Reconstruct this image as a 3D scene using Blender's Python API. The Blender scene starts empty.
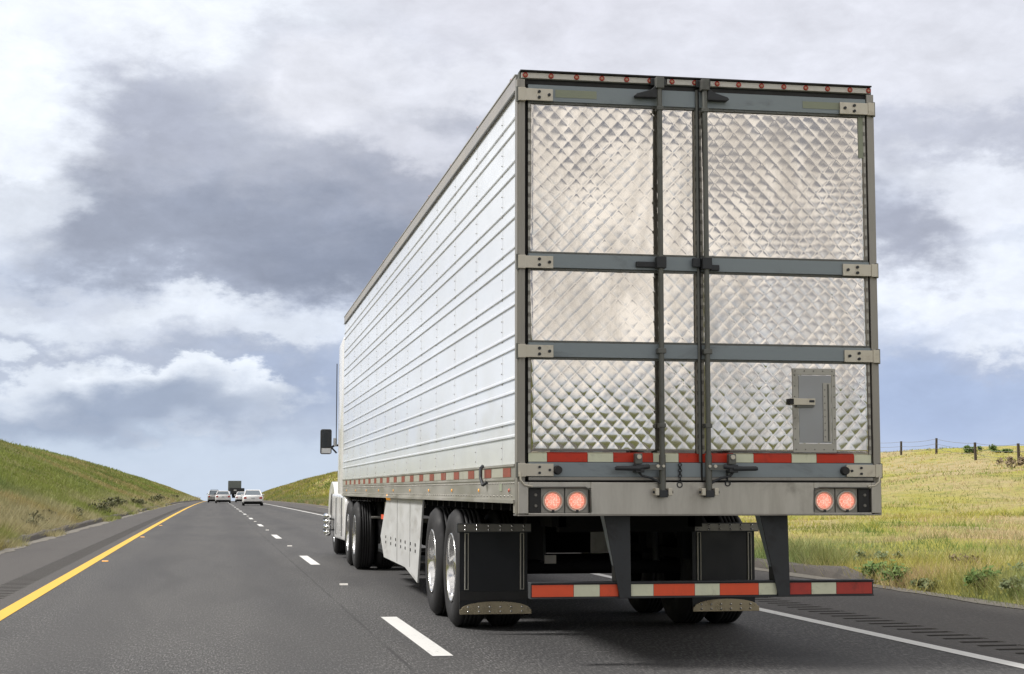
import bpy, bmesh, math, random
import numpy as np
from mathutils import Vector, Matrix
R = math.radians
random.seed(7)
rng = np.random.default_rng(11)
SC = bpy.context.scene
COL = SC.collection
# ------------------------------------------------------------------ camera
cam = bpy.data.cameras.new('camera'); camo = bpy.data.objects.new('camera', cam); COL.objects.link(camo)
cam.sensor_width = 36.0; cam.lens = 1623.7 * 36.0 / 1024.0
cam.clip_start = 0.1; cam.clip_end = 6000
camo.location = (-1.976, -10.882, 1.174)
CP, CY, CR = 0.09438, 0.17601, 0.00076
camo.rotation_mode = 'QUATERNION'
camo.rotation_quaternion = (Matrix.Rotation(-CY, 3, 'Z') @ Matrix.Rotation(math.pi/2 + CP, 3, 'X') @ Matrix.Rotation(CR, 3, 'Z')).to_quaternion()
SC.camera = camo
SC.view_settings.view_transform = 'Standard'; SC.view_settings.look = 'None'
SC.view_settings.exposure = 0.24; SC.view_settings.gamma = 1.0
try: SC.view_settings.use_curve_mapping = False
except Exception: pass

def lin(c):
    return tuple(((v/255.0)/12.92 if v/255.0 <= 0.04045 else ((v/255.0+0.055)/1.055)**2.4) for v in c)

# ------------------------------------------------------------------ node helper
class NT:
    def __init__(s, nt): s.nt = nt
    def n(s, t, **kw):
        nd = s.nt.nodes.new(t)
        for k, v in kw.items(): setattr(nd, k, v)
        return nd
    def set(s, sock, v):
        if isinstance(v, bpy.types.NodeSocket): s.nt.links.new(v, sock)
        elif v is not None:
            if hasattr(sock, 'default_value'):
                try: sock.default_value = v
                except Exception:
                    sock.default_value = (v[0], v[1], v[2], 1.0)
    def math(s, op, a, b=None, c=None, clamp=False):
        nd = s.n('ShaderNodeMath', operation=op, use_clamp=clamp)
        s.set(nd.inputs[0], a); s.set(nd.inputs[1], b); s.set(nd.inputs[2], c)
        return nd.outputs[0]
    def vec(s, op, a, b=None, scale=None):
        nd = s.n('ShaderNodeVectorMath', operation=op)
        s.set(nd.inputs[0], a)
        if b is not None: s.set(nd.inputs[1], b)
        if scale is not None: s.set(nd.inputs['Scale'], scale)
        return nd.outputs['Value'] if op in ('LENGTH', 'DOT_PRODUCT', 'DISTANCE') else nd.outputs[0]
    def ss(s, x, a, b, lo=0.0, hi=1.0, smooth=True):
        nd = s.n('ShaderNodeMapRange', interpolation_type='SMOOTHSTEP' if smooth else 'LINEAR')
        nd.clamp = True
        s.set(nd.inputs[0], x); s.set(nd.inputs[1], a); s.set(nd.inputs[2], b); s.set(nd.inputs[3], lo); s.set(nd.inputs[4], hi)
        return nd.outputs[0]
    def mix(s, f, a, b, mode='MIX'):
        nd = s.n('ShaderNodeMix', data_type='RGBA', blend_type=mode)
        s.set(nd.inputs[0], f)
        for i, v in ((6, a), (7, b)):
            if isinstance(v, tuple) and len(v) == 3: v = (*v, 1.0)
            s.set(nd.inputs[i], v)
        return nd.outputs[2]
    def noise(s, vec, scale, detail=4.0, rough=0.5, dist=0.0, color=False):
        nd = s.n('ShaderNodeTexNoise')
        if vec is not None: s.set(nd.inputs['Vector'], vec)
        nd.inputs['Scale'].default_value = scale; nd.inputs['Detail'].default_value = detail
        nd.inputs['Roughness'].default_value = rough; nd.inputs['Distortion'].default_value = dist
        return nd.outputs[1 if color else 0]
    def comb(s, x, y, z):
        nd = s.n('ShaderNodeCombineXYZ'); s.set(nd.inputs[0], x); s.set(nd.inputs[1], y); s.set(nd.inputs[2], z); return nd.outputs[0]
    def sep(s, v):
        nd = s.n('ShaderNodeSeparateXYZ'); s.set(nd.inputs[0], v); return nd.outputs

# ------------------------------------------------------------------ world: Nishita sky seen through broken stratocumulus
SUN_EL, SUN_AZ = R(50), R(-78)          # azimuth clockwise from +Y (towards -X = left of the road)
W = bpy.data.worlds.new('World'); SC.world = W; W.use_nodes = True
W.node_tree.nodes.clear()
t = NT(W.node_tree)
geo = t.n('ShaderNodeTexCoord').outputs['Generated']
d3 = t.vec('NORMALIZE', geo)
dx, dy, dz = t.sep(d3)
sky = t.n('ShaderNodeTexSky', sky_type='NISHITA')
sky.sun_disc = False; sky.sun_elevation = SUN_EL; sky.sun_rotation = SUN_AZ
sky.air_density = 1.0; sky.dust_density = 2.0; sky.ozone_density = 1.0
t.set(sky.inputs[0], t.vec('NORMALIZE', t.comb(dx, dy, t.math('MAXIMUM', dz, 0.03)))) if len(sky.inputs) else None
az = t.math('MULTIPLY', t.math('ARCTAN2', dx, dy), 57.29578)
el = t.math('MULTIPLY', t.math('ARCSINE', dz), 57.29578)
st = t.vec('MULTIPLY', d3, (1.0, 1.0, 1.9))
w1 = t.vec('SUBTRACT', t.noise(st, 9.0, 3.0, 0.5, color=True), (0.5, 0.5, 0.5))
w2 = t.vec('SUBTRACT', t.noise(st, 34.0, 5.0, 0.62, color=True), (0.5, 0.5, 0.5))
P = t.comb(az, el, 0.0)
P = t.vec('ADD', P, t.vec('MULTIPLY', w1, (9.0, 4.5, 0.0)))
Pf = t.vec('ADD', P, t.vec('MULTIPLY', w2, (3.6, 2.9, 0.0)))
Ps = t.vec('ADD', P, t.vec('MULTIPLY', w2, (1.6, 1.1, 0.0)))
K = 9.0     # cloud radiance is given x10 because the background strength is 0.1
def cc(r, g, b, k=1.0):
    c = lin((r, g, b)); return (c[0]*K*k, c[1]*K*k, c[2]*K*k, 1.0)
# generic overcast away from the view
gn = t.noise(t.vec('MULTIPLY', d3, (1, 1, 2.0)), 5.5, 6.0, 0.6, 0.5)
gen = t.mix(t.ss(gn, 0.40, 0.58), cc(132, 136, 148), cc(255, 249, 241, 1.15))
gen = t.mix(t.ss(el, -2.0, 9.0), cc(196, 207, 222), gen)
gap = t.ss(t.noise(t.vec('MULTIPLY', d3, (1, 1, 2.2)), 1.7, 4.0, 0.5), 0.56, 0.70)
gen = t.mix(t.math('MULTIPLY', gap, 0.65), gen, sky.outputs[0])
# view part
col = t.mix(t.ss(el, 0.0, 6.0), cc(199, 210, 224), cc(196, 203, 218))
col = t.mix(t.ss(el, 7.0, 13.0), col, cc(220, 220, 226))
BL = [ # az, el, raz, rel, softness, color, strength, which warp
 (14.0, 17.0, 12.0, 4.5, .8, (222, 220, 226), .95, P),
 (24.5, 2.6, 9.0, 3.6, .9, (176, 190, 218), .95, P),
 (26.5, 0.6, 6.0, 1.6, .9, (196, 206, 226), .9, P),
 (22.0, 5.6, 6.0, 1.0, .8, (205, 210, 223), .8, Pf),
 (25.5, 7.3, 7.0, 1.6, .55, (234, 236, 242), .95, Pf),
 (28.0, 5.2, 4.0, .8, .5, (238, 240, 245), .8, Pf),
 (26.0, 4.4, 3.0, .5, .8, (184, 192, 212), .6, Pf),
 (23.5, 9.0, 3.4, 1.3, .7, (170, 173, 187), .85, Pf),
 (27.0, 10.2, 3.4, 1.5, .55, (234, 235, 241), .9, Pf),
 (25.5, 12.2, 4.5, 1.0, .8, (190, 192, 204), .8, Pf),
 (22.0, 15.0, 8.0, 2.0, .8, (224, 223, 229), .8, Pf),
 (1.0, 12.0, 9.5, 4.2, .7, (186, 189, 200), .95, P),
 (9.0, 10.2, 8.0, 3.2, .8, (180, 182, 194), .9, Pf),
 (1.5, 8.8, 8.5, 1.9, .8, (160, 166, 182), .95, Pf),
 (6.5, 7.9, 4.8, 1.3, .8, (148, 155, 172), .9, Pf),
 (-4.5, 8.8, 5.0, 1.4, .8, (162, 167, 181), .85, Pf),
 (-3.0, 12.6, 1.8, 2.6, .8, (178, 181, 194), .8, Pf),
 (-8.8, 13.0, 4.0, 5.4, .45, (240, 242, 247), .95, Pf),
 (-3.0, 17.4, 8.0, 2.2, .6, (238, 239, 243), 1.0, Pf),
 (4.2, 14.0, 3.6, 1.8, .7, (228, 227, 232), .95, Pf),
 (9.5, 14.5, 3.0, 1.2, .7, (232, 231, 236), .8, Pf),
 (6.8, 12.2, 2.0, .9, .7, (228, 227, 233), .7, Pf),
 (-8.0, 9.6, 3.0, .9, .7, (214, 217, 224), .8, Pf),
 (-3.0, 5.6, 9.5, 1.5, .4, (206, 210, 220), .95, Pf),
 (-0.9, 6.4, 2.8, 0.8, .6, (229, 232, 238), .9, Pf),
 (-5.5, 5.4, 3.0, 0.7, .6, (222, 226, 233), .8, Pf),
 (3.4, 5.6, 3.4, 0.8, .6, (222, 226, 234), .9, Pf),
 (-1.5, 4.55, 8.5, .55, .9, (182, 189, 205), .8, Pf),
 (3.8, 3.9, 4.5, .9, .8, (172, 182, 203), .85, Pf),
 (4.5, 2.8, 4.5, 1.5, .7, (176, 187, 209), .9, Pf),
 (-5.0, 3.5, 3.8, .95, .3, (224, 228, 235), .95, Pf),
 (-1.2, 3.1, 4.6, .95, .25, (236, 239, 244), .95, Pf),
 (-3.2, 2.7, 6.6, .7, .8, (160, 171, 191), .92, Ps),
 (2.0, 2.2, 4.0, .5, .9, (190, 198, 213), .6, Ps),
 (-3.0, 0.8, 10.0, 1.2, .8, (203, 212, 225), .95, Ps),
]
for (a, e, ra, re, so, c, s_, pv) in BL:
    q = t.vec('LENGTH', t.vec('MULTIPLY', t.vec('SUBTRACT', pv, (a, e, 0.0)), (1.0/ra, 1.0/re, 0.0)))
    m = t.ss(q, 1.0 + so*.7, max(0.02, 1.0 - so), 0.0, s_)
    col = t.mix(m, col, cc(*c))
lum = t.math('MULTIPLY', t.vec('DOT_PRODUCT', col, (0.25, 0.65, 0.10)), 1.0/(K*0.60))
col = t.vec('SCALE', col, scale=t.math('POWER', t.math('MAXIMUM', lum, 0.05), 0.16))
col = t.vec('MULTIPLY', col, (0.955, 0.99, 1.03))
side = t.math('MULTIPLY', t.ss(t.math('ABSOLUTE', t.math('SUBTRACT', az, 10.0)), 24.0, 40.0), 1.0)
up = t.ss(el, 17.5, 26.0)
col = t.mix(t.math('MAXIMUM', side, up), col, gen)
fine = t.noise(st, 42.0, 8.0, 0.62, 0.3)
fs = t.ss(el, 0.5, 6.0, 0.25, 1.0)
mul = t.math('ADD', 1.0, t.math('MULTIPLY', t.math('SUBTRACT', fine, 0.5), t.math('MULTIPLY', fs, 0.30)))
mid = t.noise(st, 15.0, 6.0, 0.6, 0.5)
mul = t.math('MULTIPLY', mul, t.math('ADD', 1.0, t.math('MULTIPLY', t.math('SUBTRACT', mid, 0.5), t.math('MULTIPLY', fs, 0.36))))
col = t.vec('SCALE', col, scale=mul)
bg = t.n('ShaderNodeBackground'); bg.inputs[1].default_value = 0.1
t.set(bg.inputs[0], col)
out = t.n('ShaderNodeOutputWorld'); t.nt.links.new(bg.outputs[0], out.inputs[0])
W.cycles.sampling_method = 'MANUAL'; W.cycles.sample_map_resolution = 512

sun = bpy.data.lights.new('sun', 'SUN'); sun.energy = 3.3; sun.angle = R(12); sun.color = (1.0, 0.965, 0.92)
suno = bpy.data.objects.new('sun', sun); COL.objects.link(suno)
sd = Vector((math.sin(SUN_AZ)*math.cos(SUN_EL), math.cos(SUN_AZ)*math.cos(SUN_EL), math.sin(SUN_EL)))
suno.rotation_mode = 'QUATERNION'; suno.rotation_quaternion = (-sd).to_track_quat('-Z', 'Y')

# ------------------------------------------------------------------ materials
MATS = {}
def newmat(name):
    m = bpy.data.materials.new(name); m.use_nodes = True
    m.node_tree.nodes.clear(); t = NT(m.node_tree)
    b = t.n('ShaderNodeBsdfPrincipled'); o = t.n('ShaderNodeOutputMaterial'); t.nt.links.new(b.outputs[0], o.inputs[0])
    MATS[name] = m
    return m, t, b
def oc(t): return t.n('ShaderNodeTexCoord').outputs['Object']
def wp(t): return t.n('ShaderNodeNewGeometry').outputs['Position']
def bump(t, b, h, strength=0.3, dist=0.01):
    n = t.n('ShaderNodeBump'); n.inputs['Strength'].default_value = strength; n.inputs['Distance'].default_value = dist
    t.set(n.inputs['Height'], h); t.nt.links.new(n.outputs[0], b.inputs['Normal'])
def simple(name, color, rough=0.5, metal=0.0, var=0.12, scale=6.0, dirt=None, dirt_amt=0.0, stretch=(1, 1, 1), coat=0.0, rvar=0.12, bmp=0.0, bscale=80, emit=None, es=0.0, spec=None):
    m, t, b = newmat(name)
    v = t.vec('MULTIPLY', wp(t), stretch)
    n1 = t.noise(v, scale, 6, 0.6)
    c = t.mix(n1, tuple(x*(1-var) for x in color), tuple(min(1, x*(1+var)) for x in color))
    if dirt is not None:
        n2 = t.noise(v, scale*0.7, 8, 0.68, 0.5)
        c = t.mix(t.ss(n2, 0.62-0.25*dirt_amt, 0.78-0.1*dirt_amt, 0, min(1, dirt_amt+.2)), c, dirt)
    t.set(b.inputs['Base Color'], c)
    t.set(b.inputs['Roughness'], t.ss(n1, 0.3, 0.7, max(0.02, rough-rvar), min(1, rough+rvar)))
    b.inputs['Metallic'].default_value = metal
    b.inputs['Coat Weight'].default_value = coat
    if coat: b.inputs['Coat Roughness'].default_value = 0.08
    if spec is not None: b.inputs['Specular IOR Level'].default_value = spec
    if bmp: bump(t, b, t.noise(wp(t), bscale, 4, 0.6), bmp, 0.004)
    if emit: b.inputs['Emission Color'].default_value = (*emit, 1); b.inputs['Emission Strength'].default_value = es
    return m
# asphalt -----------------------------------------------------------
def shift_node(t, y):    # same bend of the road as in shift()
    return t.math('MULTIPLY', t.math('TANH', t.math('MULTIPLY', y, 1/150.0)), -0.8)
m, t, b = newmat('asphalt')
p = wp(t); px, py, pz = t.sep(p)
lx = t.math('SUBTRACT', px, shift_node(t, py))
vec = t.comb(lx, py, 0.0)
grain = t.noise(vec, 38, 5, 0.8); coarse = t.noise(t.vec('MULTIPLY', vec, (1, 0.12, 1)), 1.6, 6, 0.62, 0.6)
patch = t.noise(t.vec('MULTIPLY', vec, (1, 0.3, 1)), 0.35, 4, 0.5)
def track(c0, w):  # wheel path, darker by polishing and oil
    return t.ss(t.math('ABSOLUTE', t.math('SUBTRACT', lx, c0)), w, 0.1, 0, 1)
tr = t.math('ADD', t.math('ADD', track(-3.1, .55), track(-1.3, .55)), t.math('ADD', track(.45, .55), track(2.25, .55)))
c = t.mix(t.ss(grain, 0.3, 0.72), (0.036, 0.036, 0.037), (0.106, 0.105, 0.105))
sp2 = t.noise(t.vec('MULTIPLY', vec, (1, .14, 1)), 75, 4, .8)
c = t.mix(t.ss(sp2, .36, .50, .8, 0), c, (0.008, 0.008, 0.009))
c = t.mix(t.ss(sp2, .52, .62, 0, .85), c, (0.26, 0.255, 0.25))
c = t.mix(t.ss(t.noise(vec, 70, 2, .6), .60, .70, 0, .6), c, (0.22, 0.215, 0.21))
c = t.mix(t.math('MULTIPLY', tr, 0.38), c, (0.050, 0.050, 0.054))
c = t.mix(t.ss(coarse, 0.4, 0.7, 0, .5), c, (0.050, 0.050, 0.052))
c = t.mix(t.ss(patch, 0.4, 0.65, 0, .3), c, (0.105, 0.102, 0.098))
sh = t.math('MAXIMUM', t.ss(lx, 3.40, 3.46), t.ss(lx, -4.06, -4.12))
c = t.mix(t.math('MULTIPLY', sh, .5), c, (0.088, 0.078, 0.070))
seamx = t.math('ADD', lx, t.math('MULTIPLY', t.math('SUBTRACT', t.noise(t.vec('MULTIPLY', vec, (0, .9, 0)), 1.0, 4, .6), .5), .04))
sm = t.math('MAXIMUM', t.ss(t.math('ABSOLUTE', t.math('ADD', seamx, 0.72)), 0.02, 0.006),
            t.ss(t.math('ABSOLUTE', t.math('SUBTRACT', seamx, 3.52)), 0.02, 0.006))
c = t.mix(t.math('MULTIPLY', sm, t.ss(t.noise(t.vec('MULTIPLY', vec, (1, .5, 1)), 1.3, 3, .5), .35, .6, .2, .75)), c, (0.035, 0.035, 0.036))
vor = t.n('ShaderNodeTexVoronoi', feature='DISTANCE_TO_EDGE'); vor.inputs['Scale'].default_value = 0.28
t.set(vor.inputs['Vector'], t.vec('ADD', vec, t.vec('MULTIPLY', t.noise(vec, 1.2, 5, .6, color=True), (1.6, 1.6, 0))))
crk = t.math('MULTIPLY', t.ss(vor.outputs[0], 0.008, 0.0), t.ss(t.noise(vec, .12, 2, .5), .5, .6, 0, .6))
c = t.mix(crk, c, (0.03, 0.03, 0.03))
t.set(b.inputs['Base Color'], c); t.set(b.inputs['Roughness'], t.ss(grain, .3, .7, .68, .88)); b.inputs['Specular IOR Level'].default_value = .34
bump(t, b, t.math('SUBTRACT', grain, t.math('MULTIPLY', crk, 1.5)), 0.45, 0.006)

def paint(name, colr, wear):
    m, t, b = newmat(name)
    n = t.noise(wp(t), 38, 5, .7); n2 = t.noise(wp(t), 2.3, 4, .6)
    k = t.ss(t.math('ADD', n, t.math('MULTIPLY', n2, .5)), .98-wear, 1.12-wear, 0, .85)
    t.set(b.inputs['Base Color'], t.mix(k, colr, (0.13, 0.125, 0.12)))
    b.inputs['Roughness'].default_value = .6
    bump(t, b, n, .25, .004)
paint('white_road_paint', (0.74, 0.74, 0.72), .15)
paint('yellow_road_paint', (0.78, 0.47, 0.045), .08)

# grass ground -------------------------------------------------------
m, t, b = newmat('grass_ground')
p = wp(t); px, py, pz = t.sep(p)
n1 = t.noise(t.vec('MULTIPLY', p, (1, .6, 1)), 0.13, 6, 0.6, .8)
n2 = t.noise(p, 0.9, 7, 0.68, .6); n3 = t.noise(t.vec('MULTIPLY', p, (1, 1, .2)), 9.0, 6, 0.75)
left = t.mix(t.ss(n1, .35, .65), (0.17, 0.20, 0.055), (0.25, 0.215, 0.095))
left = t.mix(t.ss(n2, .42, .66, 0, .65), left, (0.14, 0.18, 0.05))
right = t.mix(t.ss(n1, .38, .62), (0.42, 0.40, 0.09), (0.50, 0.41, 0.23))
right = t.mix(t.ss(n2, .48, .68, 0, .75), right, (0.22, 0.26, 0.075))
c = t.mix(t.ss(px, -3, 3), left, right)
c = t.mix(t.ss(py, -12, -22), c, t.mix(t.ss(n1, .35, .65), (0.085, 0.11, 0.03), (0.15, 0.14, 0.055)))   # ground behind the camera, coloured darker and greener for its reflection in the doors
c = t.mix(t.ss(n3, .35, .6, .30, 0), c, (0.09, 0.10, 0.035))
t.set(b.inputs['Base Color'], c); b.inputs['Roughness'].default_value = .95; b.inputs['Specular IOR Level'].default_value = .1
bump(t, b, n3, .9, .08)
m, t, b = newmat('grass_blades')
a = t.n('ShaderNodeVertexColor'); a.layer_name = 'col'
t.set(b.inputs['Base Color'], a.outputs[0]); b.inputs['Roughness'].default_value = .7; b.inputs['Specular IOR Level'].default_value = .25
b.inputs['Subsurface Weight'].default_value = 0.0
tr_ = t.n('ShaderNodeBsdfTranslucent'); t.set(tr_.inputs[0], a.outputs[0]); mx = t.n('ShaderNodeMixShader'); mx.inputs[0].default_value = .3
t.nt.links.new(b.outputs[0], mx.inputs[1]); t.nt.links.new(tr_.outputs[0], mx.inputs[2]); t.nt.links.new(mx.outputs[0], [n for n in t.nt.nodes if n.type == 'OUTPUT_MATERIAL'][0].inputs[0])

simple('groove_asphalt', (0.035, 0.033, 0.031), .9, 0, .4, 20)
simple('concrete_kerb', (0.115, 0.103, 0.092), .9, var=.3, scale=5, dirt=(0.06, .055, .05), dirt_amt=.5, bmp=.5, bscale=40)
simple('gravel_verge', (0.20, 0.185, 0.16), .95, var=.4, scale=30, dirt=(0.07, .07, .05), dirt_amt=.5, bmp=.8, bscale=30)
# quilted stainless ---------------------------------------------------
m, t, b = newmat('quilted_steel')
p = wp(t)
n1 = t.noise(t.vec('MULTIPLY', p, (1, 1, .35)), 3.0, 6, .62, .6); n2 = t.noise(p, 60, 3, .6)
c = t.mix(t.ss(n1, .35, .7), (0.80, 0.765, 0.72), (0.60, 0.565, 0.52))
t.set(b.inputs['Base Color'], c); b.inputs['Metallic'].default_value = 1.0
t.set(b.inputs['Roughness'], t.math('ADD', t.ss(n1, .3, .75, .05, .12), t.math('MULTIPLY', n2, .04)))
# dull stainless sill
m, t, b = newmat('sill_steel')
p = wp(t)
n1 = t.noise(t.vec('MULTIPLY', p, (3, 3, .5)), 2.2, 7, .7, .3); n2 = t.noise(p, 3, 6, .6, .5)
c = t.mix(t.ss(n1, .3, .75), (0.60, 0.58, 0.535), (0.46, 0.44, 0.40))
c = t.mix(t.ss(n2, .55, .8, 0, .6), c, (0.20, 0.18, 0.15))
t.set(b.inputs['Base Color'], c); b.inputs['Metallic'].default_value = .75; t.set(b.inputs['Roughness'], t.ss(n2, .3, .7, .36, .5))
# side skin: white-ish polished aluminium sheet
m, t, b = newmat('side_skin')
p = wp(t); px, py, pz = t.sep(p)
n1 = t.noise(t.vec('MULTIPLY', p, (1, .5, 1)), 2.4, 6, .6, .7); n2 = t.noise(t.vec('MULTIPLY', p, (1, 3, .5)), 9, 5, .6)
c = t.mix(t.ss(n1, .35, .7), (0.87, 0.90, 0.94), (0.81, 0.84, 0.88))
c = t.mix(t.ss(n2, .62, .8, 0, .35), c, (0.55, 0.54, 0.50))
c = t.mix(t.math('MULTIPLY', t.ss(pz, 2.1, 1.35), t.ss(n1, .4, .62, 0, .4)), c, (0.64, 0.65, 0.64))  # cloudy grey reflection of the hillside, painted into the lower third
t.set(b.inputs['Base Color'], c); b.inputs['Metallic'].default_value = .12; b.inputs['Specular IOR Level'].default_value = .6
t.set(b.inputs['Roughness'], t.ss(n1, .3, .7, .14, .24))
bump(t, b, t.noise(t.vec('MULTIPLY', p, (1, .7, 1)), 2.6, 1, .4), .10, .03)

simple('frame_steel', (0.36, 0.345, 0.315), .45, .65, .22, 5, (0.13, .115, .10), .35, (1, 1, .3))
simple('rail_aluminium', (0.46, 0.45, 0.415), .45, .6, .2, 4, (0.20, .185, .155), .35, (1, .3, 1))
simple('top_rail', (0.46, 0.44, 0.42), .5, .4, .15, 3, (0.22, .2, .19), .3, (1, .3, 1))
simple('blue_grey_paint', (0.27, 0.315, 0.345), .45, .2, .14, 3, (0.11, .115, .12), .35, (1, 1, 2), bmp=.15, bscale=30)
simple('hinge_steel', (0.66, 0.62, 0.53), .4, .5, .1, 12, (0.33, .28, .22), .3)
simple('rod_steel', (0.16, 0.165, 0.155), .5, .5, .25, 8, (0.06, .055, .05), .4)
simple('dark_iron', (0.050, 0.054, 0.060), .55, .4, .35, 9, (0.025, .022, .02), .4)
simple('black_rubber', (0.022, 0.022, 0.023), .6, 0, .3, 6)
simple('flap_rubber', (0.009, 0.011, 0.015), .42, 0, .3, 4, (0.03, .03, .033), .25)
simple('tyre_rubber', (0.018, 0.018, 0.020), .75, 0, .35, 6, (0.045, .042, .04), .3, bmp=.2)
simple('polished_aluminium', (0.80, 0.80, 0.80), .22, 1.0, .1, 8)
simple('hatch_steel', (0.36, 0.37, 0.39), .38, .8, .12, 5)
simple('chrome', (0.78, 0.78, 0.77), .12, 1.0, .1, 10, (0.3, .28, .25), .2)
simple('ring_steel', (0.55, 0.54, 0.50), .45, .8, .2, 12)
simple('flap_steel', (0.25, 0.24, 0.22), .4, .8, .3, 20)
simple('dirty_chrome', (0.42, 0.36, 0.25), .32, .9, .2, 9, (0.2, .15, .09), .4)
simple('white_plate', (0.72, 0.70, 0.66), .4, 0, .08, 8, (0.4, .38, .34), .3)
simple('rivet_metal', (0.25, 0.24, 0.22), .5, .6, .2, 30)
simple('red_tape', (0.60, 0.036, 0.010), .45, 0, .22, 14, (0.2, .02, .01), .3, bmp=.1)
simple('orange_tape', (0.85, 0.11, 0.04), .45, 0, .12, 10, (0.4, .06, .03), .3)
simple('worn_red_tape', (0.50, 0.06, 0.045), .55, 0, .3, 9, (0.07, .04, .035), .55)
simple('pale_tape', (0.76, 0.78, 0.60), .45, 0, .12, 12, (0.35, .36, .25), .35)
simple('rail_red_tape', (0.27, 0.07, 0.045), .5, 0, .25, 9, (0.3, .28, .25), .35)
simple('rail_pale_tape', (0.40, 0.40, 0.33), .5, 0, .15, 9, (0.3, .28, .25), .35)
simple('faded_tape', (0.31, 0.34, 0.26), .6, 0, .1, 12, (0.3, .33, .25), .3)
simple('white_paint', (0.80, 0.80, 0.80), .28, 0, .05, 2, (0.5, .49, .46), .15, coat=.4)
simple('skirt_panel', (0.60, 0.61, 0.61), .45, .05, .1, 2.5, (0.34, .33, .31), .45, (1, .6, 2))
simple('silver_paint', (0.38, 0.38, 0.37), .35, .4, .08, 2, coat=.4)
simple('grey_box_paint', (0.17, 0.19, 0.19), .6, 0, .15, 1)
simple('dark_glass', (0.02, 0.025, 0.03), .08, 0, .1, 2, rvar=.02)
simple('rear_glass', (0.16, 0.19, 0.22), .1, 0, .1, 2, rvar=.03)
simple('underbody_black', (0.012, 0.012, 0.013), .8, .1, .4, 6, spec=.2)
simple('red_lens', (0.50, 0.03, 0.02), .25, 0, .1, 10, rvar=.05)
simple('dim_red_lens', (0.55, 0.10, 0.045), .3, 0, .1, 10, rvar=.05)
simple('worn_lens', (0.62, 0.36, 0.24), .4, 0, .15, 20)
simple('amber_lens', (0.80, 0.38, 0.05), .3, 0, .1, 10, rvar=.05, emit=(1, .45, .08), es=.25)
simple('fence_wood', (0.075, 0.06, 0.048), .9, 0, .35, 10, bmp=.5)
simple('fence_wire', (0.25, 0.25, 0.25), .5, .7)
simple('plate_white', (0.62, 0.64, 0.66), .5)
m, t, b = newmat('lit_led')
v = t.n('ShaderNodeTexVoronoi'); v.inputs['Scale'].default_value = 95; t.set(v.inputs['Vector'], oc(t)); v.inputs['Randomness'].default_value = .25
k = t.ss(v.outputs[0], .60, .25)
c = t.mix(k, (0.74, 0.24, 0.16), (1.0, 0.74, 0.58)); t.set(b.inputs['Base Color'], (0.5, .06, .04, 1)); t.set(b.inputs['Emission Color'], c); b.inputs['Emission Strength'].default_value = .88
b.inputs['Roughness'].default_value = .3
for nm, cols in (('dark_shrub_leaf', ((0.065, 0.075, 0.035), (0.17, 0.165, 0.085))), ('green_shrub_leaf', ((0.09, 0.16, 0.045), (0.20, 0.28, 0.09))),
                 ('pale_weed_leaf', ((0.12, 0.17, 0.08), (0.27, 0.29, 0.15))), ('dry_weed_leaf', ((0.16, 0.12, 0.08), (0.30, 0.24, 0.15)))):
    m, t, b = newmat(nm)
    n = t.noise(wp(t), 7, 4, .7); t.set(b.inputs['Base Color'], t.mix(t.ss(n, .35, .65), *cols)); b.inputs['Roughness'].default_value = .7; b.inputs['Specular IOR Level'].default_value = .2

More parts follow.
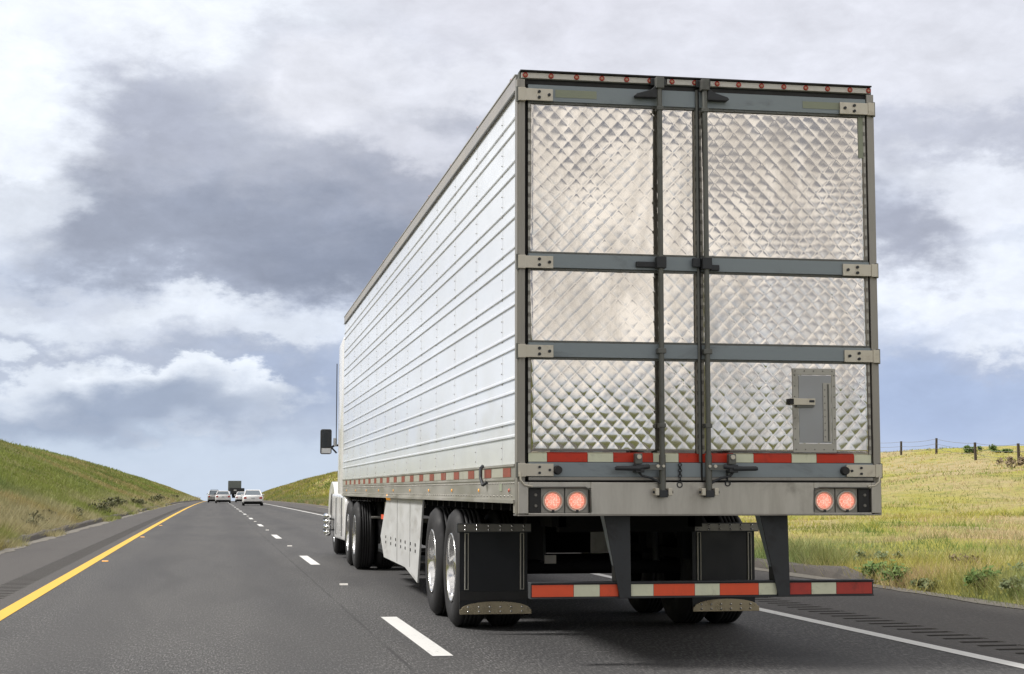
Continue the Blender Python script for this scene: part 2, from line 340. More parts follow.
# ------------------------------------------------------------------ mesh builder
class MB:
    def __init__(s): s.v = []; s.f = []; s.m = []; s.sm = []; s.mats = []
    def mi(s, m):
        if m not in s.mats: s.mats.append(m)
        return s.mats.index(m)
    def add(s, vs, fs, m, smooth=False):
        o = len(s.v); s.v += [tuple(map(float, q)) for q in vs]; k = s.mi(m)
        for f in fs: s.f.append(tuple(i+o for i in f)); s.m.append(k); s.sm.append(smooth)
        return s
    def box(s, x0, x1, y0, y1, z0, z1, m):
        if x0 > x1: x0, x1 = x1, x0
        if y0 > y1: y0, y1 = y1, y0
        if z0 > z1: z0, z1 = z1, z0
        vs = [(x, y, z) for z in (z0, z1) for y in (y0, y1) for x in (x0, x1)]
        return s.add(vs, [(0, 2, 3, 1), (4, 5, 7, 6), (0, 1, 5, 4), (2, 6, 7, 3), (0, 4, 6, 2), (1, 3, 7, 5)], m)
    def prism(s, pts, axis, a, b, m):
        """polygon pts extruded along axis ('x': pts=(y,z), 'y': pts=(x,z), 'z': pts=(x,y))"""
        def P3(p, c): return {'x': (c, p[0], p[1]), 'y': (p[0], c, p[1]), 'z': (p[0], p[1], c)}[axis]
        n = len(pts); vs = [P3(p, a) for p in pts] + [P3(p, b) for p in pts]
        return s.add(vs, [tuple(range(n)), tuple(range(2*n-1, n-1, -1))] + [(i, (i+1) % n, n+(i+1) % n, n+i) for i in range(n)], m)
    def cyl(s, p0, p1, r, m, seg=12, r1=None, caps=True, smooth=True):
        p0 = Vector(p0); p1 = Vector(p1); r1 = r if r1 is None else r1
        q = (p1-p0).normalized().to_track_quat('Z', 'Y'); vs = []
        for (p, rr) in ((p0, r), (p1, r1)):
            for i in range(seg):
                a = 2*math.pi*i/seg; vs.append(p + q @ Vector((rr*math.cos(a), rr*math.sin(a), 0)))
        s.add(vs, [(i, (i+1) % seg, seg+(i+1) % seg, seg+i) for i in range(seg)], m, smooth)
        if caps: s.add(vs, [tuple(range(seg-1, -1, -1)), tuple(range(seg, 2*seg))], m)
        return s
    def lathe(s, c, axis, prof, m, seg=40, smooth=True):
        """prof = [(offset along axis, radius)]"""
        c = Vector(c); ax = {'x': Vector((1, 0, 0)), 'y': Vector((0, 1, 0)), 'z': Vector((0, 0, 1))}[axis]
        q = ax.to_track_quat('Z', 'Y'); vs = []
        for (h, r) in prof:
            for i in range(seg):
                a = 2*math.pi*i/seg; vs.append(c + ax*h + q @ Vector((r*math.cos(a), r*math.sin(a), 0)))
        fs = []
        for j in range(len(prof)-1):
            for i in range(seg): fs.append((j*seg+i, j*seg+(i+1) % seg, (j+1)*seg+(i+1) % seg, (j+1)*seg+i))
        return s.add(vs, fs, m, smooth)
    def tube(s, pts, r, m, seg=8):
        for a, b in zip(pts[:-1], pts[1:]): s.cyl(a, b, r, m, seg)
        return s
    def build(s, name, parent=None, bevel=0.0, fix=True):
        me = bpy.data.meshes.new(name); me.from_pydata(s.v, [], s.f); me.update()
        for m in s.mats: me.materials.append(MATS[m])
        me.polygons.foreach_set('material_index', s.m); me.polygons.foreach_set('use_smooth', s.sm)
        if fix:
            bm = bmesh.new(); bm.from_mesh(me); bmesh.ops.recalc_face_normals(bm, faces=bm.faces); bm.to_mesh(me); bm.free()
        o = bpy.data.objects.new(name, me); COL.objects.link(o)
        if parent is not None:
            o.parent = parent; o.location = -parent_world(parent)
        if bevel:
            md = o.modifiers.new('bevel', 'BEVEL'); md.width = bevel; md.segments = 2; md.limit_method = 'ANGLE'; md.angle_limit = R(40)
        return o
def parent_world(o):
    v = Vector((0, 0, 0))
    while o is not None: v += Vector(o.location); o = o.parent
    return v
def thing(name, label, cat, loc=(0, 0, 0), group=None):
    o = bpy.data.objects.new(name, None); COL.objects.link(o); o.location = loc
    o.empty_display_size = .3
    return tag(o, label, cat, group)
def tag(o, label=None, cat=None, group=None, kind=None):
    if label: o['label'] = label
    if cat: o['category'] = cat
    if group: o['group'] = group
    if kind: o['kind'] = kind
    return o

# ------------------------------------------------------------------ terrain maths
CAMY = -10.882
def shift(y): return -0.8*np.tanh(np.asarray(y, float)/150.0)
def zroad(y):
    d = np.maximum(np.asarray(y, float)-CAMY, 0)
    return np.where(d < 900, -8.3e-6*d*d, -8.3e-6*(900*900+1800*(d-900)))
def hash2(i, j, s=0):
    n = (i*374761393 + j*668265263 + s*1442695041) & 0xffffffff
    n = ((n ^ (n >> 13))*1274126177) & 0xffffffff
    return ((n ^ (n >> 16)) & 0xffff)/65535.0
def vnoise(x, y, s=0):
    x = np.asarray(x, float); y = np.asarray(y, float)
    i = np.floor(x).astype(np.int64); j = np.floor(y).astype(np.int64); fx = x-i; fy = y-j
    fx = fx*fx*(3-2*fx); fy = fy*fy*(3-2*fy)
    a = hash2(i, j, s); b = hash2(i+1, j, s); c = hash2(i, j+1, s); d = hash2(i+1, j+1, s)
    return (a*(1-fx)+b*fx)*(1-fy)+(c*(1-fx)+d*fx)*fy-.5
def fbm(x, y, o=4, s=0):
    r = 0; a = 1.0
    for k in range(o): r = r + a*vnoise(x*2**k, y*2**k, s+k); a *= .5
    return r
def sstep(a, b, x):
    u = np.clip((np.asarray(x, float)-a)/(b-a), 0, 1); return u*u*(3-2*u)
LE, RE = -6.30, 6.25        # shoulder edges
def softcap(v, c): # smooth min(v,c)
    return c*(1-np.exp(-(v/c)**1.6*1.05))**(1/1.6)
def height(x, y):
    x = np.asarray(x, float); y = np.asarray(y, float)
    s = shift(y); z0 = zroad(y)
    L = np.maximum((LE+s)-x, 0); Rr = np.maximum(x-(RE+s), 0)
    Le = np.maximum(L-.5, 0)
    hl = softcap(0.425*Le + 1e-6, 9.9) * (1 - .75*sstep(60, 260, L)) * (1-sstep(700, 1000, y))
    nz = fbm(x*.05, y*.035, 3, 3)*1.6*sstep(4, 22, L+Rr) + fbm(x*.13, y*.10, 4, 77)*.7*sstep(3, 12, L+Rr) + fbm(x*.35, y*.35, 3, 9)*.22*sstep(.5, 5, L+Rr)
    hl = hl + .10*sstep(0, .35, L)
    g = .65+.35*sstep(70, 115, y)
    near = 4.5*(1-np.cos(np.pi*np.clip(Rr/54, 0, 1)))/2*g + .02*Rr*(1-sstep(0, 20, Rr)) - 7*sstep(60, 260, Rr)
    far = softcap(.5*np.maximum(Rr-.6, 0)+1e-6, 6.6)*(1-sstep(850, 1050, y))
    w = sstep(170, 250, y)
    hr = near*(1-w)+far*w + .10*sstep(0, .35, Rr)
    return z0 + np.where(x < 0, hl, hr) + nz*np.where(x < 0, .7, .5) - .045*(1-sstep(0, .12, L+Rr))
def grid_mesh(name, X, Y, Z, mat, smooth=True):
    ny, nx = X.shape
    co = np.stack([X, Y, Z], -1).reshape(-1, 3)
    idx = np.arange(nx*ny).reshape(ny, nx)
    f = np.stack([idx[:-1, :-1], idx[:-1, 1:], idx[1:, 1:], idx[1:, :-1]], -1).reshape(-1, 4)
    me = bpy.data.meshes.new(name); me.vertices.add(len(co)); me.vertices.foreach_set('co', co.ravel().astype(np.float32))
    me.loops.add(f.size); me.loops.foreach_set('vertex_index', f.ravel().astype(np.int32))
    me.polygons.add(len(f)); me.polygons.foreach_set('loop_start', np.arange(0, f.size, 4, dtype=np.int32))
    me.polygons.foreach_set('loop_total', np.full(len(f), 4, np.int32))
    me.polygons.foreach_set('use_smooth', np.full(len(f), smooth)); me.update(calc_edges=True)
    me.materials.append(MATS[mat]); o = bpy.data.objects.new(name, me); COL.objects.link(o); return o
def lat(a): # lateral sample positions, dense near the shoulder
    return np.array(a)
offs = np.concatenate([np.linspace(0, .5, 6), np.linspace(.65, 6, 28), np.linspace(6.4, 30, 60), np.linspace(31, 80, 45), np.linspace(85, 400, 30), np.linspace(450, 2500, 12)])
ys = np.concatenate([np.linspace(-1500, -220, 12), np.linspace(-200, -12, 70), np.linspace(-11, 60, 200), np.linspace(60.7, 200, 180), np.linspace(202, 500, 150), np.linspace(505, 1200, 90), np.linspace(1230, 3500, 12)])
base = np.concatenate([(LE-offs)[::-1], np.linspace(LE+.15, RE-.15, 5), RE+offs])
Yg, Bg = np.meshgrid(ys, base, indexing='ij'); Xg = Bg + shift(Yg)
ground = grid_mesh('ground', Xg, Yg, height(Xg, Yg), 'grass_ground'); tag(ground, kind='structure')

# ------------------------------------------------------------------ road, markings, rumble strips, kerbs
ry = np.concatenate([np.linspace(-200, -12, 60), np.linspace(-11, 120, 190), np.linspace(122, 600, 150), np.linspace(610, 1500, 50)])
def strip(name, x0, x1, mat, dz, y=ry, nx=2):
    xs = np.linspace(x0, x1, nx); Y, X = np.meshgrid(y, xs, indexing='ij')
    return grid_mesh(name, X+shift(Y), Y, zroad(Y)+dz, mat, False)
RL0, RL1, RR0, RR1 = -4.62, -4.26, 3.72, 4.10
RUM0, RUM1 = -8.0, 130.0
tag(strip('road', RL1, RR0, 'asphalt', 0), kind='structure')
tag(strip('road_shoulder', LE-.02, RL0, 'asphalt', 0), kind='structure')
tag(strip('road_shoulder', RR1, RE+.02, 'asphalt', 0), kind='structure')
def rumble(x0, x1):
    per = .30; n = int((RUM1-RUM0)/per); yy = []; zz = []
    for i in range(n):
        y = RUM0+i*per
        yy += [y, y+.09, y+.11, y+.19, y+.21]; zz += [0, 0, -.022, -.022, 0]
    yy += [RUM1]; zz += [0]
    yy = [-200]+yy+list(np.linspace(RUM1+5, 1500, 120)); zz = [0]+zz+[0]*120
    yy = np.array(yy, float); zz = np.array(zz, float); xs = np.array([x0, x0+.03, x1-.03, x1])
    Y, X = np.meshgrid(yy, xs, indexing='ij'); Z = zroad(Y)+np.repeat(zz[:, None], 4, 1); Z[:, 0] = zroad(yy); Z[:, 3] = zroad(yy)
    o = grid_mesh('rumble_strip', X+shift(Y), Y, Z, 'asphalt', False)
    o.data.materials.append(MATS['groove_asphalt'])
    ny_ = len(yy)-1; mi_ = np.zeros((ny_, 3), np.int32)
    zz_ = zz[:-1]+zz[1:]; mi_[zz_ < -.01, 1] = 1; o.data.polygons.foreach_set('material_index', mi_.ravel())
    return tag(o, kind='structure')
rumble(RL0, RL1); rumble(RR0, RR1)
def marking(name, xc, w, mat, y0, y1):
    n = max(2, int((y1-y0)/3)+1); tag(strip(name, xc-w/2, xc+w/2, mat, .004, np.linspace(y0, y1, n)), kind='structure')
marking('yellow_edge_line', -3.98, .16, 'yellow_road_paint', -40, 900)
marking('white_edge_line', 3.34, .14, 'white_road_paint', -40, 900)
k = -3
while k < 50:
    y0 = 0.75+14.63*k; marking('lane_dash', -.40, .15, 'white_road_paint', y0, y0+3.66); k += 1
# raised pavement markers between the dashes, and amber ones by the yellow line
def marker(x, y, mat, label, grp):
    x += float(shift(y)); z = float(zroad(y)); b = MB()
    b.prism([(-.055, 0), (.055, 0), (.035, .018), (-.035, .018)], 'x', -.05, .05, mat)
    for s in (-1, 1):
        b.add([(-.042, s*.0505, .003), (.042, s*.0505, .003), (.042, s*.037, .0165), (-.042, s*.037, .0165)], [(0, 1, 2, 3) if s < 0 else (3, 2, 1, 0)], 'white_plate')
    o = b.build('road_marker'); o.location = (x, y, z); tag(o, label, 'road marker', grp)
MK = ['nearest', 'second', 'third', 'fourth', 'fifth', 'sixth', 'seventh']
for i in range(7):
    marker(-.40, 9.73+14.63*i, 'white_plate', f'low white road reflector between two lane dashes, {MK[i]} from the camera', 'white reflectors between the lane dashes')
for i in range(3):
    marker(-3.78, 17.2+14.63*i, 'amber_lens', f'small amber reflector beside the yellow edge line, {MK[i]} from the camera', 'amber reflectors beside the yellow line')
# kerbs: low asphalt dikes at the shoulder edges
def kerb(x, s, y0, y1):
    yy = np.linspace(y0, y1, int((y1-y0)/1.2)+2); prof = np.array([(0, 0.0), (.05, .11), (.10, .145), (.24, .15), (.30, .06), (.32, -.05)])
    Y, I = np.meshgrid(yy, np.arange(len(prof)), indexing='ij')
    wob = vnoise(Y*.5, Y*0, 4)*.05
    X = x+s*prof[I, 0]+wob+shift(Y); Z = zroad(Y)+prof[I, 1]*(1+.35*vnoise(Y*.8, I*3.0, 6))*(.15+.85*sstep(y0, y0+.5, Y))
    tag(grid_mesh('kerb', X, Y, Z, 'concrete_kerb', False), kind='structure')
kerb(LE+.12, -1, -60, 500); kerb(RE-.1, 1, 8.9, 500)
def verge(x0, x1, y0, y1):
    yy = np.linspace(y0, y1, int((y1-y0)/.4)); xs = np.linspace(x0, x1, 5); Y, X = np.meshgrid(yy, xs, indexing='ij')
    sgn = 1 if x0 < 0 else -1
    edge = fbm(yy*.9, yy*0, 3, 5)*.16; X = X.copy()
    X[:, -1 if x0 < 0 else 0] += edge
    X[:, -2 if x0 < 0 else 1] += edge*.7
    Z = zroad(Y)+.006+.012*sstep(0, 1, np.abs(X-(x1 if x0 < 0 else x0))/.4)
    tag(grid_mesh('gravel', X+shift(Y), Y, Z, 'gravel_verge', True), kind='structure')
verge(LE+.13, LE+.42, 5, 200); verge(RE-.34, RE-.1, -6, 120)

# ------------------------------------------------------------------ grass (stuff)
def blades(name, label, x0, x1, yfun, n, palfun, hfun, seed):
    g = np.random.default_rng(seed)
    lx = x0+(x1-x0)*g.random(n)**1.6; y = yfun(g.random(n)); 
    side = 1 if x1 > 0 and x0 >= 0 else -1
    return lx, y
def make_blades(name, L, y, side, pal, hscale, seed, label):
    """L lateral distance from the shoulder edge, y along road"""
    g = np.random.default_rng(seed); n = len(L); s = shift(y)
    x = (RE+s+L) if side > 0 else (LE+s-L)
    z = height(x, y)
    d = np.hypot(x+1.98, y-CAMY)
    w = np.maximum(.007, d*.00055)*(.7+.6*g.random(n))
    h = hscale*(.5+.9*g.random(n))
    a = g.random(n)*math.pi; lean = h*(.25+1.0*g.random(n)); la = g.random(n)*2*math.pi
    bx, by = np.cos(a)*w/2, np.sin(a)*w/2
    V = np.empty((n, 3, 3), np.float32)
    V[:, 0] = np.stack([x-bx, y-by, z-.03], -1); V[:, 1] = np.stack([x+bx, y+by, z-.03], -1)
    V[:, 2] = np.stack([x+lean*np.cos(la), y+lean*np.sin(la), z+h], -1)
    me = bpy.data.meshes.new(name); me.vertices.add(3*n); me.vertices.foreach_set('co', V.ravel())
    me.loops.add(3*n); me.loops.foreach_set('vertex_index', np.arange(3*n, dtype=np.int32))
    me.polygons.add(n); me.polygons.foreach_set('loop_start', np.arange(0, 3*n, 3, dtype=np.int32)); me.polygons.foreach_set('loop_total', np.full(n, 3, np.int32))
    me.update(calc_edges=True)
    c = pal(x, y, L, g); c = np.clip(c*(.75+.5*g.random(n))[:, None], 0, 1)
    at = me.color_attributes.new('col', 'FLOAT_COLOR', 'POINT'); C4 = np.ones((3*n, 4), np.float32); C4[:, :3] = np.repeat(c, 3, 0); at.data.foreach_set('color', C4.ravel())
    me.materials.append(MATS['grass_blades']); o = bpy.data.objects.new(name, me); COL.objects.link(o)
    return tag(o, label, 'grass', kind='stuff')
def mixc(a, b, k): return np.asarray(a)*(1-k[:, None])+np.asarray(b)*k[:, None]
def pal_right(x, y, L, g):
    n1 = fbm(x*.09, y*.06, 4, 21)+.2*(g.random(len(x))-.5); n2 = 1.3*fbm(x*.42, y*.22, 4, 33)+.25*(g.random(len(x))-.5)
    c = mixc((0.50, 0.47, 0.10), (0.60, 0.48, 0.29), sstep(-.05, .3, n1))
    c = mixc2(c, (0.25, 0.34, 0.07), sstep(.05, .4, n2))
    n3 = 1.3*fbm(x*.9+7, y*.5, 4, 91)+.2*(g.random(len(x))-.5)
    c = mixc2(c, (0.60, 0.45, 0.30), sstep(.08, .35, n3)*.8)
    c = mixc2(c, (0.14, 0.19, 0.06), sstep(.10, .4, -n3)*.7)
    lo = (1-sstep(1.5, 7, L)) * sstep(-.5, .3, n2)
    c = mixc2(c, (0.24, 0.33, 0.13), lo*.7)
    c = mixc2(c, (0.58, 0.38, 0.10), sstep(24, 34, L)*sstep(0, .4, -n2)*.6)
    return c
def mixc2(a, b, k): return a*(1-k[:, None])+np.asarray(b)[None]*k[:, None]
def pal_left(x, y, L, g):
    n1 = 1.2*fbm(x*.10, y*.05, 4, 41)+.15*(g.random(len(x))-.5); n2 = 1.3*fbm(x*.4, y*.2, 4, 53)+.25*(g.random(len(x))-.5)
    c = mixc((0.235, 0.275, 0.070), (0.36, 0.30, 0.13), sstep(-.1, .4, n1))
    c = mixc2(c, (0.14, 0.19, 0.05), sstep(.1, .6, n2))
    c = mixc2(c, (0.50, 0.43, 0.27), (1-sstep(1.0, 4.0, L))*sstep(-.4, .3, n2)*.7)
    return c
g = np.random.default_rng(5)
def camp(d0, d1, n, g):  # y with density ~1/d^1.3
    u = g.random(n); e = -.6
    return ((d0**e+(d1**e-d0**e)*u)**(1/e))+CAMY
n = 210000
Ln = 52*g.random(n)**1.5; yn = camp(11, 135, n, g)
make_blades('grass', Ln+.12, yn, 1, pal_right, .05+.13*(fbm(Ln*.8, yn*.45, 3, 8)*.9+.5)+.05*(1-sstep(0, 5, Ln)), 1, 'yellow green wild grass on the field right of the highway')
n = 26000
yn = camp(9, 60, n, g); Ln = 1.6*g.random(n)-.32*(1-sstep(8.2, 9.6, yn))*(g.random(n)+.3*vnoise(yn*2, yn*0, 3))
make_blades('grass', Ln-.04, yn, 1, pal_right, .10+.25*(vnoise(yn*.8, Ln, 18)+.5), 4, 'mixed green and straw coloured weeds along the right shoulder edge')
n = 60000
yn = camp(22, 160, n, g); Ln = .75*g.random(n)-.42*g.random(n)*sstep(-.05, .3, fbm(yn*.45, yn*0, 3, 71))
make_blades('grass', Ln, yn, -1, pal_left, .08+.22*(vnoise(yn*.7, Ln*2, 28)+.5), 6, 'straw and green weeds growing over the left kerb')
n = 60000
Ln = 22*g.random(n)**1.3; yn = camp(120, 620, n, g)
make_blades('grass', Ln+.4, yn, 1, lambda x, y, L, g: pal_right(x, y, L, g)*.72, .35+0*Ln, 2, 'yellow green grass on the far hill right of the road ahead')
n = 190000
Ln = 24*g.random(n)**1.35; yn = camp(22, 420, n, g)
make_blades('grass', Ln+.32, yn, -1, pal_left, (.12+.10*(vnoise(Ln*.5, yn*.4, 8)+.5)+.16*(1-sstep(0, 2.5, Ln)))*(1+sstep(60, 300, yn)*.8), 3, 'green and brownish grass on the slope left of the highway')

# ------------------------------------------------------------------ shrubs and weeds
def shrub(x, y, r, h, mat, label, group, n=260, leaf=.05, stem='fence_wood', name='shrub', cat='bush', squash=1.0):
    rs = random.Random(int(x*131+y*977)); z = float(height(x, y)); b = MB()
    root = thing(name, label, cat, (x, y, z), group)
    sb = MB(); tips = []
    for i in range(9):
        a = rs.uniform(0, 6.28); rr = r*rs.uniform(.25, .85); tp = Vector((x+rr*math.cos(a)*squash, y+rr*math.sin(a), z+h*rs.uniform(.45, .95))); tips.append((tp, rs.uniform(.22, .42)))
        mid = Vector((x, y, z)).lerp(tp, .5)+Vector((rs.uniform(-.1, .1)*r, 0, .08*h))
        sb.cyl((x, y, z-.03), mid, .012*h+.004, stem, 5, .009*h+.003); sb.cyl(mid, tp, .009*h+.003, stem, 5, .003)
    for i in range(n):
        tp, rd = tips[rs.randrange(len(tips))]; rad = rd*min(r, h)*1.3
        p = tp+Vector((rs.gauss(0, .5)*rad, rs.gauss(0, .5)*rad, rs.gauss(0, .42)*rad)); p.z = max(p.z, z+.01)
        s = leaf*rs.uniform(.6, 1.5); u = Vector((rs.gauss(0, 1), rs.gauss(0, 1), rs.gauss(0, 1))).normalized(); v = u.orthogonal().normalized()
        b.add([p-u*s, p+v*s*.45, p+u*s, p-v*s*.45], [(0, 1, 2, 3)], mat)
    b.build('foliage', root, fix=False); sb.build('stem', root, fix=False)
    return root
# dark bushes on the kerb at the foot of the left slope
rr = random.Random(3)
bush_y = [24.5, 28, 33.5, 37, 44, 48.5, 53, 61, 66.5, 70, 78, 82, 90, 97, 108, 121, 133, 150, 172, 205, 250]
sizes = []
for i, yb in enumerate(bush_y):
    lb = .55+rr.uniform(-.1, .5); h = rr.uniform(.22, .48)*(1.15 if yb > 60 else .65); sizes.append(h)
    ordn = ['first', 'second', 'third', 'fourth', 'fifth', 'sixth', 'seventh', 'eighth', 'ninth', 'tenth', 'eleventh', 'twelfth', 'thirteenth', 'fourteenth', 'fifteenth', 'sixteenth', 'seventeenth', 'eighteenth', 'nineteenth', 'twentieth', 'farthest']
    shrub(LE+float(shift(yb))-lb, yb, h*rr.uniform(.8, 1.3), h, 'dark_shrub_leaf',
          f'dark low bush beside the left kerb, {ordn[i]} from the camera in its row', 'dark bushes along the left kerb', 200, .045+yb*.0004, squash=.8)
shrub(-12.0, 30, .9, .45, 'dark_shrub_leaf', 'wide dark scrubby bush low on the left slope at the photo edge', 'scattered bushes on the left slope', 240, .05)
shrub(-10.6, 33, .55, .4, 'dark_shrub_leaf', 'small dark bush on the left slope just above the kerb', 'scattered bushes on the left slope', 160, .05)
# right field
shrub(51.6, 99, 1.6, .45, 'green_shrub_leaf', 'broad bright green bush behind the third fence post', 'bushes by the wire fence', 700, .13)
shrub(50.6, 93, .7, .25, 'green_shrub_leaf', 'small green bush between the two rightmost fence posts', 'bushes by the wire fence', 300, .12)
shrub(41.6, 74, .9, .6, 'dry_weed_leaf', 'round brown dry bush on the field below the rightmost fence post', 'bushes by the wire fence', 380, .10)
rr = random.Random(9)
wl = [('pale_weed_leaf', 'pale leafy weed'), ('green_shrub_leaf', 'fresh green leafy weed'), ('dry_weed_leaf', 'dry straw coloured weed')]
spots = [(.10, 8.3, 1), (.02, 7.3, 0), (.12, 9.2, 1), (.25, 5.4, 0), (.4, 3.9, 0), (1.1, 7.0, 0), (1.6, 9.6, 2), (1.0, 11.2, 0), (2.6, 6.2, 2), (.2, 6.3, 1)]
spots.sort(key=lambda s: s[1]); cnt = {}
for (l, y, k) in spots:
    mt, lb = wl[k]; cnt[k] = cnt.get(k, 0)+1
    hh = rr.uniform(.12, .20)
    ordn = ['first', 'second', 'third', 'fourth', 'fifth', 'sixth', 'seventh', 'eighth', 'ninth', 'tenth', 'eleventh', 'twelfth']
    shrub(RE+l, y, hh*rr.uniform(1.5, 2.6), hh, mt, f'{lb} on the right roadside, {ordn[cnt[k]-1]} of that colour from the camera', 'leafy weeds on the right roadside', 320, .032, name='weed', cat='weed', stem='dry_weed_leaf')

# ------------------------------------------------------------------ wire fence on the right
fp = [(39.5, 62), (45.1, 80), (47.2, 90), (50.4, 103), (51.1, 111), (53.5, 124), (56, 137)]
fence = thing('wire_fence', 'thin wire fence with dark wooden posts on the crest of the right field', 'fence', (fp[0][0], fp[0][1], float(height(*fp[0]))))
tops = []
for (x, y) in fp:
    z = float(height(x, y)); H = 1.35 if y < 85 else 1.2; b = MB(); lean = random.Random(int(y)).uniform(-.05, .05)
    b.cyl((x, y, z-.2), (x+lean, y, z+H), .10, 'fence_wood', 8, .09); b.build('post', fence)
    tops.append((x, y, z, H))
w = MB()
for a, c in zip(tops[:-1], tops[1:]):
    for fr in (.95, .65, .35):
        pts = [(a[0]+(c[0]-a[0])*u, a[1]+(c[1]-a[1])*u, (a[2]+a[3]*fr)*(1-u)+(c[2]+c[3]*fr)*u-.10*4*u*(1-u)) for u in (0, .25, .5, .75, 1)]
        w.tube(pts, .012, 'fence_wire', 4)
w.build('wire', fence, fix=False)

# ================================================================== THE SEMI-TRAILER
BW = 2.585; LEN = 16.15; ZT = 4.075
tr = thing('semi_trailer', 'huge refrigerated semi trailer with quilted steel rear doors and ribbed white side', 'trailer', (BW/2, 8.0, 0))
# --- side walls (ribbed) -------------------------------------------
RIB = [1.598+.3045*k for k in range(8)]
def side_wall(xs, sgn, name):
    prof = [(1.352, 0)]
    for zc in RIB:
        prof += [(zc-.060, 0), (zc-.057, .011), (zc-.045, .011), (zc-.036, 0), (zc+.036, 0), (zc+.039, .011), (zc+.051, .011), (zc+.060, 0)]
    prof += [(3.935, 0)]
    ys_ = np.concatenate([[0.03], np.arange(.62, 16.1, 1.22), [LEN]])
    yy = []
    for a, c in zip(ys_[:-1], ys_[1:]): yy += list(np.linspace(a, c, 9)[:-1])
    yy.append(LEN); yy = np.array(yy)
    pz = []; po = []
    for (z0, o0), (z1, o1) in zip(prof[:-1], prof[1:]):
        k = 4 if (z1-z0) > .1 else 1
        for i in range(k): pz.append(z0+(z1-z0)*i/k); po.append(o0+(o1-o0)*i/k)
    pz.append(prof[-1][0]); po.append(0); pz = np.array(pz); po = np.array(po)
    Y, Z = np.meshgrid(yy, pz, indexing='ij')
    wav = 0*Y
    O = po[None, :]+wav
    X = xs+sgn*O
    o = grid_mesh(name, X, Y, Z, 'side_skin', False)
    o.parent = tr; o.location = -parent_world(tr)
    # overlapping seams with rivet lines, merged into one sub-mesh of the wall
    b = MB()
    for ysm in ys_[1:-1]:
        b.box(xs+sgn*.0145, xs+sgn*.0195, ysm-.004, ysm+.004, 1.36, 3.93, 'rail_aluminium') if False else None
        segs = [1.355]+[v for zc in RIB for v in (zc-.061, zc+.059)]+[3.93]
        for z0, z1 in zip(segs[::2], segs[1::2]): b.box(xs, xs+sgn*.0016, ysm-.010, ysm+.010, z0+.002, z1-.002, 'side_skin')
        for z in np.arange(1.40, 3.92, .076):
            inr = any(zc-.05 < z < zc+.045 for zc in RIB); off = .001 if inr else .004
            b.cyl((xs+sgn*off, ysm, z), (xs+sgn*(off+.005), ysm, z), .006, 'rivet_metal', 6, .004)
    b.build('seam_rivets', o, fix=True).location = (0, 0, 0)
    return o
side_wall(0.0, -1, 'side_wall'); side_wall(BW, 1, 'side_wall')
b = MB(); b.box(.03, BW-.03, .03, LEN-.02, 3.985, 4.03, 'top_rail'); b.build('roof', tr)
b = MB(); b.box(.01, BW-.01, LEN+.001, LEN+.04, 1.10, 4.04, 'white_paint'); b.build('front_wall', tr, .01)
b = MB(); b.box(.05, BW-.05, .12, LEN-.03, 1.115, 1.19, 'underbody_black')
for y in np.arange(.6, 16, .4): b.box(.06, BW-.06, y, y+.05, 1.03, 1.112, 'underbody_black')
b.build('floor_pan', tr)
for xs, sg in ((0, -1), (BW, 1)):
    b = MB()
    b.box(xs-sg*.02, xs+sg*.012, .03, LEN, 3.938, 4.055, 'top_rail'); b.box(xs+sg*.012, xs+sg*.020, .03, LEN, 3.930, 3.946, 'rod_steel'); b.box(xs-sg*.02, xs+sg*.018, .03, LEN, 4.050, 4.062, 'rail_aluminium')
    b.build('top_rail', tr, .002)
    b = MB()
    b.box(xs-sg*.03, xs+sg*.012, .03, LEN, 1.09, 1.350, 'rail_aluminium')
    b.box(xs+sg*.010, xs+sg*.022, .03, LEN, 1.340, 1.356, 'rail_aluminium'); b.box(xs+sg*.010, xs+sg*.026, .03, LEN, 1.088, 1.112, 'rail_aluminium')
    b.box(xs+sg*.010, xs+sg*.018, .03, LEN, 1.245, 1.256, 'rail_aluminium')
    for y in np.arange(.08, 16.1, .075):
        b.cyl((xs+sg*.012, y, 1.225), (xs+sg*.018, y, 1.225), .007, 'rivet_metal', 6, .004)
        if int(y/.075) % 2 == 0: b.cyl((xs+sg*.012, y, 1.135), (xs+sg*.018, y, 1.135), .008, 'rivet_metal', 6, .005)
    b.build('bottom_rail', tr, 0)
    b = MB(); y = .20; k = 0
    ends = []
    while y < 15.6:
        b.box(xs+sg*.0125, xs+sg*.0150, y, y+.31, 1.268, 1.332, 'rail_red_tape'); b.box(xs+sg*.0125, xs+sg*.0150, y+.312, y+.80, 1.268, 1.332, 'rail_pale_tape'); y += .83
    b.build('reflective_tape', tr)
    for y in (.25, 1.6, 3.1, 4.7, 6.3, 8.0, 9.8, 11.6, 13.4, 15.2):
        b = MB(); b.lathe((xs+sg*.012, y, 1.175), 'x', [(0, .014), (sg*.006, .014), (sg*.010, .010), (sg*.012, .001)], 'amber_lens' if y > .5 else 'dim_red_lens', 14); b.box(xs+sg*.012, xs+sg*.015, y-.03, y+.03, 1.155, 1.195, 'rail_aluminium')
        b.build('marker_light', tr)
    for i in range(10):
        y = .25+i*1.55; b = MB(); b.box(xs-sg*.02, xs+sg*.012, y-.02, y+.02, 4.063, 4.076, 'rod_steel'); b.lathe((xs-sg*.004, y, 4.076), 'z', [(0, .015), (.008, .013), (.012, .002)], 'dim_red_lens', 10); b.build('roof_light', tr)

